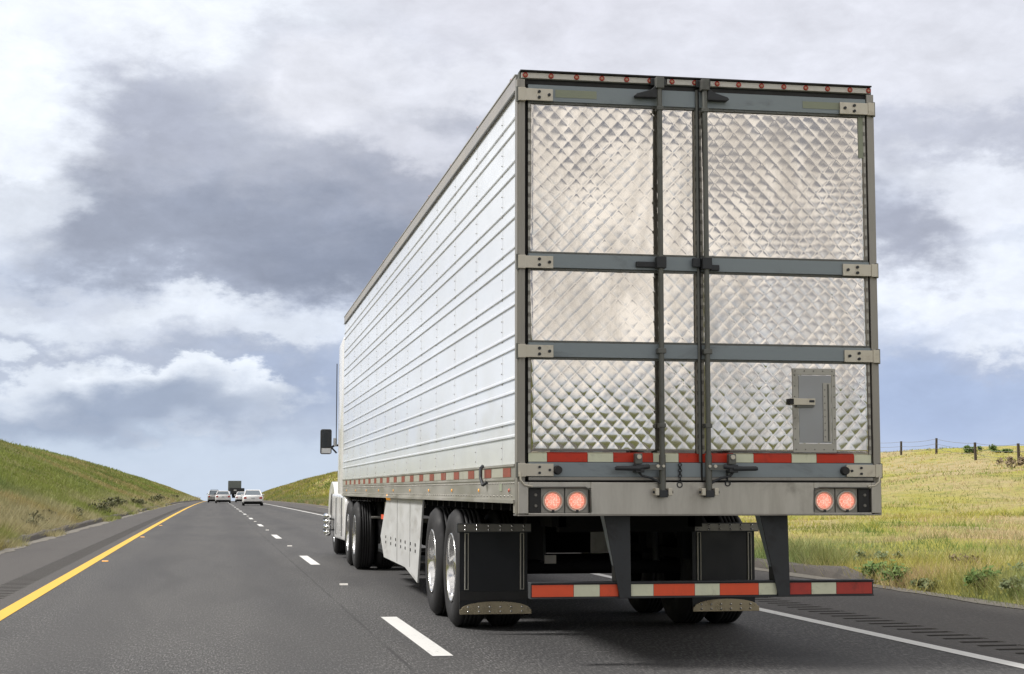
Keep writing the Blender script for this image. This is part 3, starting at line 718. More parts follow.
# small square decal and hook near the rear of the left rail
b = MB(); b.box(-.0155, -.0125, .36, .52, 1.262, 1.336, 'faded_tape') if False else b.box(-.0155, -.0125, .55, .66, 1.17, 1.225, 'faded_tape'); b.build('decal', tr)
b = MB(); b.tube([(-.03, 1.32, 1.36), (-.05, 1.30, 1.34), (-.055, 1.27, 1.27), (-.045, 1.22, 1.215), (-.02, 1.19, 1.235)], .013, 'dark_iron'); b.build('hook', tr)
# --- rear frame -----------------------------------------------------
rf = MB()
for x0, x1 in ((-.016, .040), (BW-.052, BW+.002)):
    rf.box(x0, x1, -.055, .03, 1.012, 4.01, 'frame_steel')
rf.box(-.006, .012, -.062, -.056, 1.24, 3.9, 'frame_steel'); 
rf.box(.050, .060, -.02, .02, 1.25, 3.99, 'black_rubber'); rf.box(BW-.060, BW-.050, -.02, .02, 1.25, 3.99, 'black_rubber')
rf.box(.0, BW-.01, -.045, .03, 4.012, 4.060, 'rod_steel'); rf.box(.004, BW-.015, -.072, .03, 4.061, 4.072, 'black_rubber')
rf.box(.048, BW-.048, -.03, .03, 3.975, 4.011, 'black_rubber'); rf.box(.05, BW-.05, .0, .02, 1.24, 4.0, 'underbody_black')
RFo = rf.build('rear_frame', tr, .003)
for a, c in ((.015, .955), (1.055, 1.265), (1.352, 2.562)):
    hd = MB(); hd.box(a, c, -.056, -.0452, 4.018, 4.056, 'white_plate'); hd.build('header_plate', tr, .002)
for x in (0.041, 0.223, 0.404, 0.585, 0.762, 0.930, 1.09, 1.255, 1.42, 1.578, 1.747, 1.913, 2.077, 2.24, 2.409, 2.55):
    b = MB(); b.lathe((x, -.056, 4.037), 'y', [(0, .018), (-.005, .018), (-.008, .014), (-.006, .011)], 'red_lens', 16); b.lathe((x, -.0565, 4.037), 'y', [(-.001, .0115), (-.004, .010), (-.006, .001)], 'worn_lens', 12)
    b.build('marker_light', RFo).location = (0, 0, 0)
# --- doors ------------------------------------------------------------
def quilt(name, x0, x1, z0, z1, yb, parent, seed):
    st_ = .0060; nx = int((x1-x0)/st_); nz = int((z1-z0)/st_)
    Z, X = np.meshgrid(np.linspace(z0, z1, nz), np.linspace(x0, x1, nx), indexing='ij')
    wx = X+.012*fbm(X*2, Z*2, 2, seed+5); wz = Z+.010*fbm(X*2.2, Z*2, 2, seed+8)
    p = wx/.100+wz/.104; q = wx/.100-wz/.104
    fp_ = p-np.floor(p); fq = q-np.floor(q)
    Pp = 1-(2*fp_-1)**2; Pq = 1-(2*fq-1)**2
    aa = np.clip(.75+1.1*fbm(X*1.5+Z*.6, Z*1.3-X*.4, 2, seed), .12, 1.5); bb = np.clip(.70-1.1*fbm(X*1.4-Z*.5, Z*1.2+X*.5, 2, seed+3), .12, 1.5)
    ci = np.floor(p).astype(np.int64); cj = np.floor(q).astype(np.int64)
    rv = .75+.5*hash2(ci, cj, seed)
    low = .85+.25*(1-sstep(1.5, 2.7, Z))
    Fp = 1-np.abs(2*fp_-1)**7; Fq = 1-np.abs(2*fq-1)**7
    hgt = .00050*(aa*Fp+bb*Fq) + .00042*(aa*Pp+bb*Pq)*low + .00035*Pp*Pq*rv*low
    hgt = hgt + .0011*(hash2(ci, ci*0, seed+51)-.5)*(fp_-.5)*Fp*aa + .0011*(hash2(cj*0, cj, seed+52)-.5)*(fq-.5)*Fq*bb
    hgt = hgt + Fp*Fq*((hash2(ci, cj, seed+7)-.5)*(fp_-.5)+(hash2(ci, cj, seed+9)-.5)*(fq-.5))*.0011
    hgt = hgt + .010+.014*fbm(X*1.3, Z*1.1, 2, seed+20)+.0020*fbm(X*4, Z*3.6, 2, seed+30)
    ed = np.minimum.reduce([X-x0, x1-X, Z-z0, z1-Z]); hgt = hgt*sstep(0, .03, ed)
    o = grid_mesh(name, X[::-1], (yb-hgt)[::-1], Z[::-1], 'quilted_steel', True)
    o.parent = parent; o.location = -parent_world(parent)
    return o
def quadstrip(b, y0, y1, lst, z0, z1):
    for (a, c, m) in lst: b.box(a+.0015, c-.0015, y0, y1, z0, z1, m)
YD = -.030   # door face
def door(x0, x1, tape, mirror, rods):
    D = MB(); D.box(x0, x1, YD+.012, -.001, 1.240, 3.975, 'underbody_black')
    Do = D.build('door', tr)
    Do['label'] = 'left rear door' if not mirror else 'right rear door with small inspection hatch'
    def put(mb, nm, bev=.0, label=None):
        o = mb.build(nm, Do, bev); o.location = (0, 0, 0)
        if label: o['label'] = label
        return o
    q = quilt('quilted_panel', x0+.004, x1-.004, 1.425, 3.862, YD-.002, tr, 100 if mirror else 200); q.parent = Do; q.location = (0, 0, 0)
    for (za, zb_, th) in ((3.858, 3.972, .030), (2.697, 2.792, .036), (2.083, 2.180, .036), (1.268, 1.366, .034)):
        b = MB(); b.box(x0, x1, YD-th, YD+.002, za, zb_, 'blue_grey_paint')
        if za > 1.5:
            b.box(x0, x1, YD-.020, YD-.003, za-.018, za-.0005, 'rod_steel')
            if za < 3.8: b.box(x0, x1, YD-.020, YD-.003, zb_+.0005, zb_+.017, 'rod_steel')
            for z in ((za-.009, zb_+.009) if za < 3.8 else (za-.009,)):
                for x in np.arange(x0+.03, x1, .078): b.cyl((x, YD-.0195, z), (x, YD-.026, z), .0055, 'rivet_metal', 6, .003)
        put(b, 'cross_bar', .002)
    b = MB(); b.box(x0, x1, YD-.040, YD-.002, 1.246, 1.266, 'frame_steel'); b.box(x0, x1, YD-.044, YD-.002, 1.240, 1.2455, 'black_rubber'); put(b, 'bottom_edge', .001)
    b = MB(); quadstrip(b, YD-.010, YD-.004, tape, 1.370, 1.428); put(b, 'reflective_tape')
    # riveted side strips
    b = MB(); xe = x0+.012 if mirror else x0+.012
    for xr in (x0+.009, x1-.009):
        b.box(xr-.008, xr+.008, YD-.016, YD-.004, 1.43, 3.865, 'rail_aluminium')
        for z in np.arange(1.46, 3.86, .075):
            b.box(xr-.007, xr+.007, YD-.021, YD-.016, z, z+.026, 'rivet_metal')
    put(b, 'edge_strip')
    # hinges
    for z in (3.898, 2.732, 2.120, 1.314):
        b = MB(); hx0, hx1 = (-.036, .232) if not mirror else (BW-.262, BW+.005)
        if not mirror:
            b.box(.03, hx1, YD-.050, YD-.037, z-.042, z+.042, 'hinge_steel'); b.box(-.012, .040, -.086, -.058, z-.046, z+.046, 'hinge_steel'); b.cyl((-.012, -.066, z-.052), (-.012, -.066, z+.052), .014, 'rod_steel', 10)
            bx = (.135, .135, .205); 
        else:
            b.box(hx0, BW-.03, YD-.050, YD-.037, z-.042, z+.042, 'hinge_steel'); b.box(BW-.050, BW-.004, -.086, -.058, z-.046, z+.046, 'hinge_steel'); b.cyl((BW-.006, -.066, z-.052), (BW-.006, -.066, z+.052), .014, 'rod_steel', 10)
            bx = (BW-.155, BW-.155, BW-.225)
        for i, x in enumerate(bx):
            zz = z+(.02, -.02, 0)[i]; rr_ = .011 if z > 1.5 else .009
            b.cyl((x, YD-.050, zz), (x, YD-.060, zz), rr_, 'dark_iron', 8)
        if z < 1.5:
            x = .262 if not mirror else BW-.375+.10; b.cyl((x, YD-.034, z), (x, YD-.075, z), .032, 'black_rubber', 14, .026)
        put(b, 'hinge', .002)
    return Do, put
TL = [(.064, .195, 'pale_tape'), (.195, .477, 'red_tape'), (.477, .657, 'pale_tape'), (.657, .938, 'red_tape'), (.938, 1.119, 'pale_tape'), (1.119, 1.268, 'red_tape')]
TRt = [(1.300, 1.399, 'red_tape'), (1.399, 1.526, 'pale_tape'), (1.399+.127, 1.658, 'pale_tape'), (1.658, 1.935, 'red_tape'), (1.935, 2.118, 'pale_tape'), (2.118, 2.395, 'red_tape'), (2.395, 2.523, 'pale_tape')]
TRt = [(1.286, 1.515, 'red_tape')]+[(1.515, 1.658, 'pale_tape')]+TRt[3:]
DL, putL = door(.062, 1.269, TL, False, 1.0)
DR, putR = door(1.285, BW-.062, TRt, True, 1.33)
b = MB(); b.box(1.2702, 1.2838, YD-.03, -.002, 1.24, 3.99, 'black_rubber'); b.box(1.255, 1.269, YD-.046, YD-.037, 1.37, 3.98, 'rod_steel')
putL(b, 'door_seal')
def rod(x, put, s, zs=1.33):
    b = MB(); b.cyl((x, YD-.075, 1.14), (x, YD-.075, 4.035), .0185, 'rod_steel', 14); b.cyl((x, YD-.075, 1.13), (x, YD-.075, 1.42), .024, 'rod_steel', 12)
    put(b, 'lock_rod')
    for z in (3.83, 1.62):
        b = MB(); b.box(x-.024, x+.024, YD-.097, YD-.038, z-.015, z+.015, 'rod_steel'); put(b, 'rod_bracket', .004)
    b = MB(); b.box(x-.034, x+.034, YD-.104, YD-.037, 2.705, 2.785, 'dark_iron'); put(b, 'rod_bracket', .004)
    b = MB(); b.box(x-.030, x+.030, YD-.097, YD-.037, 2.115, 2.15, 'rod_steel'); put(b, 'rod_bracket', .004)
    b = MB(); b.prism([(x+s*.018, 3.905), (x+s*.018, 4.0), (x+s*.06, 3.962), (x+s*.165, 3.930), (x+s*.178, 3.914), (x+s*.165, 3.903)], 'y', YD-.085, YD-.032, 'dark_iron')
    b.box(x-.028, x+.028, YD-.105, YD-.02, 3.970, 4.050, 'rod_steel'); b.box(x-.052, x+.052, YD-.05, YD-.028, 4.0, 4.052, 'dark_iron')
    put(b, 'cam_keeper', .004)
    # lower cam and keeper on the sill
    b = MB(); b.box(x-.060, x-.032, YD-.112, YD-.028, 1.142, 1.192, 'hinge_steel'); b.box(x+.032, x+.060, YD-.112, YD-.028, 1.142, 1.192, 'hinge_steel'); b.box(x-.030, x+.030, YD-.110, YD-.036, 1.130, 1.178, 'dark_iron'); b.cyl((x-.07, YD-.085, 1.165), (x+.07, YD-.085, 1.165), .010, 'dark_iron', 8)
    put(b, 'bottom_cam', .004)
    # handle, hanging catch and curved strap
    b = MB()
    hx = [x+s*.0, x+s*.10, x+s*.17, x+s*.22, x+s*.33]; hz = [zs+.012, zs+.010, zs+.0, zs-.004, zs-.003]
    b.box(min(x, x+s*.15), max(x, x+s*.15), YD-.104, YD-.088, zs-.014, zs+.022, 'rod_steel')
    b.tube([(hx[1], YD-.100, hz[1]), (hx[2], YD-.108, hz[2]), (hx[3], YD-.110, hz[3]), (hx[4], YD-.108, hz[4])], .0165, 'dark_iron', 10)
    b.cyl((x+s*.165, YD-.108, zs-.004), (x+s*.34, YD-.108, zs-.004), .0200, 'dark_iron', 10, .012)
    b.cyl((x+s*.04, YD-.105, zs+.012), (x+s*.04, YD-.112, zs+.012), .012, 'hinge_steel', 8); b.cyl((x+s*.0, YD-.1, zs+.012), (x+s*.0, YD-.112, zs+.012), .010, 'hinge_steel', 8)
    put(b, 'handle')
    b = MB(); xc = x+s*.168
    b.box(xc-.026, xc+.026, YD-.090, YD-.036, 1.355, 1.428, 'rod_steel'); b.cyl((xc, YD-.088, 1.405), (xc, YD-.103, 1.405), .016, 'hinge_steel', 10); b.box(xc-.032, xc+.032, YD-.118, YD-.036, 1.298, 1.352, 'dark_iron')
    put(b, 'catch', .005)
    b = MB(); b.tube([(xc, YD-.085, 1.300), (xc-s*.02, YD-.09, 1.275), (xc-s*.08, YD-.09, 1.262), (xc-s*.13, YD-.085, 1.24), (x, YD-.08, 1.215)], .009, 'dark_iron', 6); put(b, 'strap')
rod(.985, putL, -1); rod(1.313, putR, 1)
b = MB(); b.box(.815, .985, YD-.062, YD-.037, 2.712, 2.752, 'dark_iron'); putL(b, 'rod_latch', .006)
b = MB(); b.box(1.348, 1.412, YD-.064, YD-.037, 2.70, 2.742, 'dark_iron'); putR(b, 'rod_latch', .006)
b = MB(); b.box(1.215, 1.272, YD-.075, YD-.047, 2.72, 2.785, 'dark_iron'); putL(b, 'rod_latch', .006)
b = MB()
for i in range(7): b.lathe((1.118, YD-.046, 1.352-i*.019), 'x' if i % 2 else 'y', [(-.004, .009), (-.004, .014), (.004, .014), (.004, .009), (-.004, .009)], 'dark_iron', 8)
b.lathe((1.113, YD-.048, 1.215), 'y', [(-.004, .014), (-.004, .022), (.004, .022), (.004, .014), (-.004, .014)], 'dark_iron', 12); putL(b, 'chain')
b = MB(); b.lathe((1.455, YD-.055, 1.225), 'y', [(-.004, .014), (-.004, .020), (.004, .020), (.004, .014), (-.004, .014)], 'dark_iron', 12); b.cyl((1.455, YD-.05, 1.245), (1.45, YD-.05, 1.31), .006, 'dark_iron', 6); putR(b, 'chain')
# faded tape pieces on the top bars
b = MB(); b.box(.252, .545, YD-.0325, YD-.0305, 3.888, 3.942, 'faded_tape'); putL(b, 'faded_sticker')
b = MB(); b.box(2.05, 2.335, YD-.0325, YD-.0305, 3.888, 3.938, 'faded_tape'); putR(b, 'faded_sticker')
b = MB(); b.box(2.468, 2.506, YD-.0175, YD-.0155, 3.545, 3.845, 'faded_tape'); putR(b, 'faded_sticker')
# inspection hatch
vx0, vx1, vz0, vz1 = 1.945, 2.262, 1.442, 2.030; yv = YD-.018
b = MB()
b.box(vx0, vx1, yv-.006, YD-.001, vz0, vz0+.062, 'rail_aluminium'); b.box(vx0, vx1, yv-.006, YD-.001, vz1-.045, vz1, 'rail_aluminium')
b.box(vx0, vx0+.042, yv-.006, YD-.001, vz0+.062, vz1-.045, 'rail_aluminium'); b.box(vx1-.03, vx1, yv-.006, YD-.001, vz0+.062, vz1-.045, 'rail_aluminium')
for x in np.arange(vx0+.02, vx1, .068):
    for z in (vz0+.02, vz1-.018): b.cyl((x, yv-.006, z), (x, yv-.011, z), .0055, 'rivet_metal', 6, .003)
for z in np.arange(vz0+.09, vz1-.03, .075):
    for x in (vx0+.015, vx1-.012): b.cyl((x, yv-.006, z), (x, yv-.011, z), .0055, 'rivet_metal', 6, .003)
hatch = putR(b, 'hatch', .002)
def puth(mb, nm, bev=0):
    o = mb.build(nm, hatch, bev); o.location = (0, 0, 0); return o
b = MB(); b.box(vx0+.046, vx1-.034, yv-.004, YD-.001, vz0+.066, vz1-.049, 'hatch_steel'); b.box(vx1-.095, vx1-.036, yv-.010, yv-.0045, vz0+.075, vz1-.10, 'rail_aluminium'); b.cyl((vx1-.058, yv-.012, vz0+.08), (vx1-.058, yv-.012, vz1-.11), .005, 'rod_steel', 8)
for z in np.arange(vz0+.11, vz1-.12, .047): b.cyl((vx1-.083, yv-.010, z), (vx1-.083, yv-.014, z), .005, 'rivet_metal', 6, .003)
puth(b, 'hatch_door')
b = MB(); b.box(vx0-.025, vx0+.155, yv-.034, yv-.010, 1.772, 1.818, 'hinge_steel'); b.box(vx0-.032, vx0-.004, yv-.040, YD-.002, 1.775, 1.815, 'black_rubber'); b.box(vx0+.11, vx0+.148, yv-.038, yv-.0345, 1.790, 1.806, 'dark_iron'); b.box(vx0+.02, vx0+.15, yv-.030, yv-.0065, 1.757, 1.770, 'rod_steel')
puth(b, 'latch', .003)
# --- sill with lamp boxes ----------------------------------------------
b = MB()
b.box(-.010, .082, -.085, .10, 1.012, 1.2345, 'sill_steel') if False else None
sx = [(-.012, .082), (.545, 2.080), (2.525, BW+.012)]
b.box(.49, 2.080, -.080, .12, 1.013, 1.232, 'sill_steel')
b.box(-.010, .058, -.080, .12, 1.020, 1.232, 'sill_steel'); b.box(BW-.082, BW-.012, -.080, .12, 1.020, 1.232, 'sill_steel')
for x0, x1 in ((.0585, .4895), (2.0805, BW-.0825)):
    b.box(x0, x1, -.080, .12, 1.192, 1.232, 'sill_steel'); b.box(x0, x1, -.080, .12, 1.013, 1.024, 'sill_steel'); b.box(x0, x1, -.040, .12, 1.0245, 1.1915, 'rod_steel')
b.box(-.010, BW-.012, -.086, .12, 1.004, 1.0125, 'frame_steel')
b.tube([(.065, -.084, 1.196), (.45, -.084, 1.198), (.485, -.084, 1.18), (.492, -.084, 1.03)], .006, 'rod_steel', 6)
b.tube([(2.48, -.084, 1.196), (2.12, -.084, 1.198), (2.083, -.084, 1.18), (2.079, -.084, 1.03)], .006, 'rod_steel', 6)
sill = b.build('rear_sill', tr, .004)
b = MB(); b.tube([(.0, -.088, 1.30), (.004, -.090, 1.245), (.03, -.090, 1.212), (.085, -.088, 1.203)], .007, 'hinge_steel', 8); b.tube([(BW-.02, -.088, 1.28), (BW-.03, -.090, 1.235), (BW-.06, -.090, 1.212), (BW-.11, -.088, 1.205)], .007, 'hinge_steel', 8); b.build('cable', sill).location = (0, 0, 0)
def lamp(x):
    b = MB(); b.box(x-.079, x+.079, -.052, -.0405, 1.026, 1.190, 'frame_steel'); b.lathe((x, -.052, 1.104), 'y', [(0, .074), (-.012, .074), (-.018, .068), (-.012, .060), (-.003, .058), (-.002, .050)], 'ring_steel', 36)
    o = b.build('tail_light', sill, 0); o.location = (0, 0, 0); o['label'] = 'round lit tail light in a chrome ring'
    b = MB(); b.lathe((0, 0, 0), 'y', [(0, .052), (-.012, .050), (-.016, .042), (-.018, .001)], 'lit_led', 32); l = b.build('lamp_lens', o); l.location = (x, -.056, 1.104)
    b = MB(); b.box(x-.008, x+.008, -.078, -.056, 1.028, 1.046, 'dark_iron'); c = b.build('lamp_clip', o); c.location = (0, 0, 0)
for x in (.230, .397, 2.160, 2.326): lamp(x)
for x0, x1 in ((.066, .148), (2.412, 2.498)):
    b = MB(); b.box(x0, x1, -.060, -.0405, 1.026, 1.190, 'black_rubber')
    for z in (1.072, 1.145): b.cyl(((x0+x1)/2+.005, -.060, z), ((x0+x1)/2+.005, -.066, z), .012, 'rivet_metal', 10, .008)
    b.build('side_lamp_box', sill, .003).location = (0, 0, 0)
# --- ICC under-run bumper ------------------------------------------------
b = MB(); b.box(.100, 2.560, .06, .16, .440, .552, 'dark_iron'); b.box(.100, 2.560, .045, .0595, .543, .5525, 'dark_iron'); b.box(.100, 2.560, .045, .0595, .4395, .449, 'dark_iron')
BP = b.build('underride_bar', tr, .004)
for pts in (([(.607, 1.003), (.790, 1.003), (.795, .442), (.715, .442)], ), ([(1.725, 1.003), (1.925, 1.003), (1.935, .442), (1.850, .442)], )):
    b = MB(); b.prism(pts[0], 'y', .030, .044, 'dark_iron'); P0 = pts[0]
    b.box(P0[1][0]-.10, P0[1][0]-.001, .0445, .16, .553, 1.01, 'dark_iron'); b.prism([(P0[0][0], 1.012), (P0[0][0]+.012, 1.012), (P0[3][0]+.012, .555), (P0[3][0], .555)], 'y', .0445, .16, 'blue_grey_paint')
    b.build('strut', BP, .003).location = (0, 0, 0)
IC = [(.107, .398, 'orange_tape'), (.398, .581, 'pale_tape'), (.581, .712, 'orange_tape'), (.800, .960, 'pale_tape'), (.960, 1.254, 'orange_tape'), (1.254, 1.434, 'pale_tape'), (1.434, 1.715, 'orange_tape'), (1.715, 1.848, 'pale_tape'), (1.942, 2.100, 'worn_red_tape'), (2.100, 2.284, 'pale_tape'), (2.284, 2.550, 'worn_red_tape')]
for part_ in (IC[:3], IC[3:8], IC[8:]):
    b = MB(); quadstrip(b, .0565, .0595, part_, .455, .535); b.build('reflective_tape', BP).location = (0, 0, 0)
# --- wheels ---------------------------------------------------------------
def wheel(xo, sgn, y, parent, r=.508, dual=True, z=None, rimmat='polished_aluminium', dish=None):
    """xo outer face x; sgn +1 means the wheel body extends towards +x"""
    z = r if z is None else z
    W_ = .275
    tb = MB(); ofs = [0, .325] if dual else [0]
    for o in ofs:
        pr = [(.018, .292), (.002, .33), (-.006, .40), (.004, .462), (.030, r-.016), (.050, r)]
        n_g = 4; gx = []
        for i in range(n_g):
            c = .05+(W_-.10)*(i+1)/(n_g+1); gx += [(c-.006, r), (c-.004, r-.014), (c+.004, r-.014), (c+.006, r)]
        pr = pr+gx+[(W_-.050, r), (W_-.030, r-.016), (W_-.004, .462), (W_+.006, .40), (W_-.002, .33), (W_-.018, .292)]
        tb.lathe((xo+sgn*o, y, z), 'x', [(sgn*a, c) for a, c in pr], 'tyre_rubber', 56)
    tb.v = [(vx, vy, max(vz, .004) if False else vz) for vx, vy, vz in tb.v]
    root = thing_part('wheel', parent)
    to = tb.build('tyre', root); to.location = (0, 0, 0)
    rb = MB(); dd = dish if dish is not None else (.12 if dual else .015)
    rb.lathe((xo, y, z), 'x', [(sgn*a, c) for a, c in [(.020, .292), (.006, .300), (.000, .290), (.010, .278), (.030, .272), (dd-.02, .262), (dd+.0, .245), (dd+.005, .15)]], rimmat, 48)
    rb.lathe((xo, y, z), 'x', [(sgn*a, c) for a, c in [(dd+.004, .15), (dd-.01, .145), (dd-.012, .105), (dd-.06, .092), (dd-.085, .085), (dd-.09, .04), (dd-.09, .001)]], rimmat, 32)
    for i in range(10):
        a = 2*math.pi*i/10; yy, zz = y+.124*math.cos(a), z+.124*math.sin(a)
        rb.cyl((xo+sgn*(dd-.01), yy, zz), (xo+sgn*(dd-.045), yy, zz), .014, 'chrome', 8)
        a += math.pi/10; yy, zz = y+.205*math.cos(a), z+.205*math.sin(a)
        rb.cyl((xo+sgn*(dd+.0045), yy, zz), (xo+sgn*(dd-.0), yy, zz), .026, 'underbody_black', 12)
    if dual: rb.lathe((xo+sgn*.325, y, z), 'x', [(sgn*a, c) for a, c in [(.012, .29), (.02, .27), (.25, .265), (.26, .29)]], 'underbody_black', 24)
    if not dual: rb.lathe((xo, y, z), 'x', [(sgn*a, c) for a, c in [(.05, .28), (.2, .27), (.26, .29)]], 'underbody_black', 24)
    ro = rb.build('rim', root); ro.location = (0, 0, 0)
    return root
def thing_part(name, parent):
    # a part that only gathers its own pieces still carries a mesh: the axle stub
    b = MB(); b.box(-.02, .02, -.02, .02, -.02, .02, 'underbody_black')
    o = bpy.data.objects.new(name, None); COL.objects.link(o); o.parent = parent; o.location = -parent_world(parent); o.empty_display_size = .1
    return o
AX = (3.30, 4.62)
for y in AX:
    wheel(.0, 1, y, tr); wheel(BW-.0, -1, y, tr)
b = MB()
for y in AX:
    b.cyl((.3, y, .508), (BW-.3, y, .508), .065, 'underbody_black', 14)
    for x in (.62, BW-.62):
        b.box(x-.05, x+.05, y-.62, y+.25, .60, .68, 'underbody_black'); b.cyl((x, y+.28, .66), (x, y+.28, .95), .12, 'black_rubber', 14); b.box(x-.07, x+.07, y-.70, y-.55, .60, 1.0, 'underbody_black')
    for x in (.78, BW-.78): b.cyl((x, y-.2, .56), (x, y-.12, .98), .035, 'dark_iron', 8)
for x in (.72, BW-.72): b.box(x-.06, x+.06, 2.1, 5.6, .88, 1.028, 'underbody_black')
b.box(.72, BW-.72, 2.1, 2.2, .84, 1.02, 'underbody_black'); b.box(.72, BW-.72, 5.2, 5.3, .84, 1.02, 'underbody_black')
b.box(.9, 1.7, 5.25, 5.5, .55, .95, 'underbody_black')
b.build('bogie', tr)
b = MB()
for x in (.33, .77): b.box(x-.045+.0, x+.055, 2.72, 2.735, .56, .63, 'frame_steel')
b.build('bracket_plate', tr)
# mud flaps
def flap(x0, x1, lab):
    y = 2.50
    b = MB(); 
    b.prism([(x0, .86), (x1, .86), (x1, .20), (x0, .20)], 'y', y-.004, y+.012, 'flap_rubber')
    f = b.build('mud_flap', tr, .002)
    b = MB(); b.box(x0-.025, x1+.025, y-.045, y+.03, -.002+.832, .905, 'dark_iron'); b.box(x0-.02, x1+.02, y-.052, y-.0455, .838, .898, 'flap_steel')
    for i in range(6):
        xx = x0+.04+i*(x1-x0-.08)/5
        for zz in (.852, .884): b.lathe((xx, y-.052, zz), 'y', [(0, .011), (-.007, .010), (-.012, .002)], 'chrome', 10)
    b.build('flap_bracket', f).location = (0, 0, 0)
    for xx in (x0+.045, x1-.060):
        b = MB(); b.cyl((xx, y-.014, .36), (xx, y-.014, .826), .0060, 'rail_aluminium', 8); b.cyl((xx+.026, y-.014, .36), (xx+.026, y-.014, .826), .0045, 'rail_aluminium', 8); b.box(xx, xx+.026, y-.012, y-.006, .36, .365, 'rail_aluminium'); b.box(xx, xx+.026, y-.012, y-.006, .82, .826, 'rail_aluminium')
        b.build('edge_trim', f).location = (0, 0, 0)
    b = MB(); n = 16; pts = [(x0+.0, .160), (x1+.03, .160), (x1+.03, .200)]+[(x0+.015+(x1-x0)*(.5+.5*math.cos(math.pi*i/n)), .205+.060*math.sin(math.pi*i/n)) for i in range(n+1)]+[(x0+.0, .200)]
    b.prism(pts, 'y', y-.022, y-.006, 'dirty_chrome')
    for i in range(6):
        xx = x0+.07+i*(x1-x0-.12)/5
        for zz in (.183, .220): b.lathe((xx, y-.022, zz), 'y', [(0, .010), (-.007, .009), (-.012, .002)], 'chrome', 10)
    b.build('flap_weight', f, .002).location = (0, 0, 0)
    b = MB(); b.prism([(x0, .345), (x1+.0, .345), (x1+.0, .275), (x0, .275)], 'y', y-.012, y-.005, 'black_rubber'); b.build('flap_hem', f, .001).location = (0, 0, 0)
flap(-.035, .535, 'left'); flap(1.955, 2.505, 'right')
# side skirts
SK = [(5.50, 1.085), (5.93, .226), (7.083, .335), (9.45, .350), (9.90, .60), (9.15, 1.085)]
for xs, sg in ((.022, -1), (BW-.022, 1)):
    b = MB(); b.prism(SK, 'x', xs, xs-sg*.02, 'skirt_panel')
    b.box(xs-sg*.045, xs-sg*.021, 5.6, 9.1, 1.0, 1.06, 'rail_aluminium')
    s_ = b.build('side_skirt', tr, .003)
    b = MB()
    for y in (6.1, 6.55, 7.05, 7.5, 8.05, 8.6, 9.2):
        for z in (.545, .610): b.box(xs+sg*.0, xs+sg*.004, y-.03, y+.03, z-.016, z+.016, 'underbody_black')
    for y in (6.6, 7.9): b.box(xs+sg*.0, xs+sg*.003, y-.004, y+.004, .36, 1.07, 'rod_steel')
    b.build('slot_row', s_).location = (0, 0, 0)
    b = MB(); b.lathe((xs-sg*.0, 8.75, 1.095), 'x', [(sg*.0, .04), (sg*.04, .036), (sg*.05, .005)], 'amber_lens', 14); b.build('amber_light', tr)
# landing gear
for x in (.40, BW-.40):
    b = MB(); b.box(x-.065, x+.065, 12.15, 12.28, .55, 1.03, 'dark_iron'); b.box(x-.05, x+.05, 12.165, 12.265, .36, .55, 'rod_steel'); b.box(x-.15, x+.15, 12.05, 12.38, .33, .36, 'dark_iron')
    b.cyl((x, 12.2, .62), (x, 11.45, 1.03), .022, 'rail_aluminium', 8); b.build('landing_leg', tr, .004)
b = MB(); b.box(.47, BW-.47, 12.18, 12.24, .72, .78, 'rod_steel'); b.cyl((.1, 12.1, .80), (.46, 12.1, .80), .015, 'rail_aluminium', 8); b.build('landing_brace', tr)
b = MB(); b.box(.12, 1.0, 9.7, 11.2, .36, .40, 'underbody_black'); b.box(.12, .16, 9.7, 11.2, .40, .46, 'dark_iron'); b.cyl((.14, 10.9, .42), (.14, 10.3, 1.06), .02, 'chrome', 8); b.cyl((.14, 10.4, .42), (.14, 10.3, 1.06), .02, 'chrome', 8); b.cyl((.14, 9.9, 1.06), (.14, 11.1, .42), .012, 'rail_aluminium', 8); b.box(.11, .5, 10.2, 10.75, .80, .86, 'orange_tape'); b.cyl((.14, 9.75, .44), (.14, 9.75, 1.08), .05, 'dark_iron', 12)
b.build('underslung_rack', tr)

# ================================================================== TRACTOR
tc = thing('tractor_truck', 'white highway tractor pulling the big silver trailer, mostly hidden in front of it', 'truck', (BW/2, 17.5, 0))
DX = (13.85, 15.12)
for y in DX: wheel(.0, 1, y, tc); wheel(BW-.0, -1, y, tc)
wheel(.10, 1, 19.75, tc, dual=False, dish=.10); wheel(BW-.10, -1, 19.75, tc, dual=False, dish=.10)
b = MB()
for x in (.86, BW-.86): b.box(x-.045, x+.045, 12.7, 20.6, .72, .98, 'underbody_black')
for y in DX: b.cyl((.3, y, .508), (BW-.3, y, .508), .08, 'underbody_black', 12); b.lathe((BW/2, y, .508), 'y', [(-.22, .02), (-.18, .15), (0, .22), (.18, .15), (.22, .02)], 'underbody_black', 16)
b.cyl((.3, 19.75, .508), (BW-.3, 19.75, .508), .06, 'underbody_black', 12); b.box(.6, BW-.6, 13.4, 14.6, .985, 1.03, 'dark_iron')
b.build('chassis', tc)
def loft(rings, mat):   # rings: list of (y, [(x,z)...])
    b = MB(); n = len(rings[0][1]); vs = [(x, y, z) for y, r_ in rings for x, z in r_]
    fs = [(j*n+i, j*n+(i+1) % n, (j+1)*n+(i+1) % n, (j+1)*n+i) for j in range(len(rings)-1) for i in range(n)]
    fs += [tuple(range(n-1, -1, -1)), tuple(range((len(rings)-1)*n, len(rings)*n))]
    b.add(vs, fs, mat, True); return b
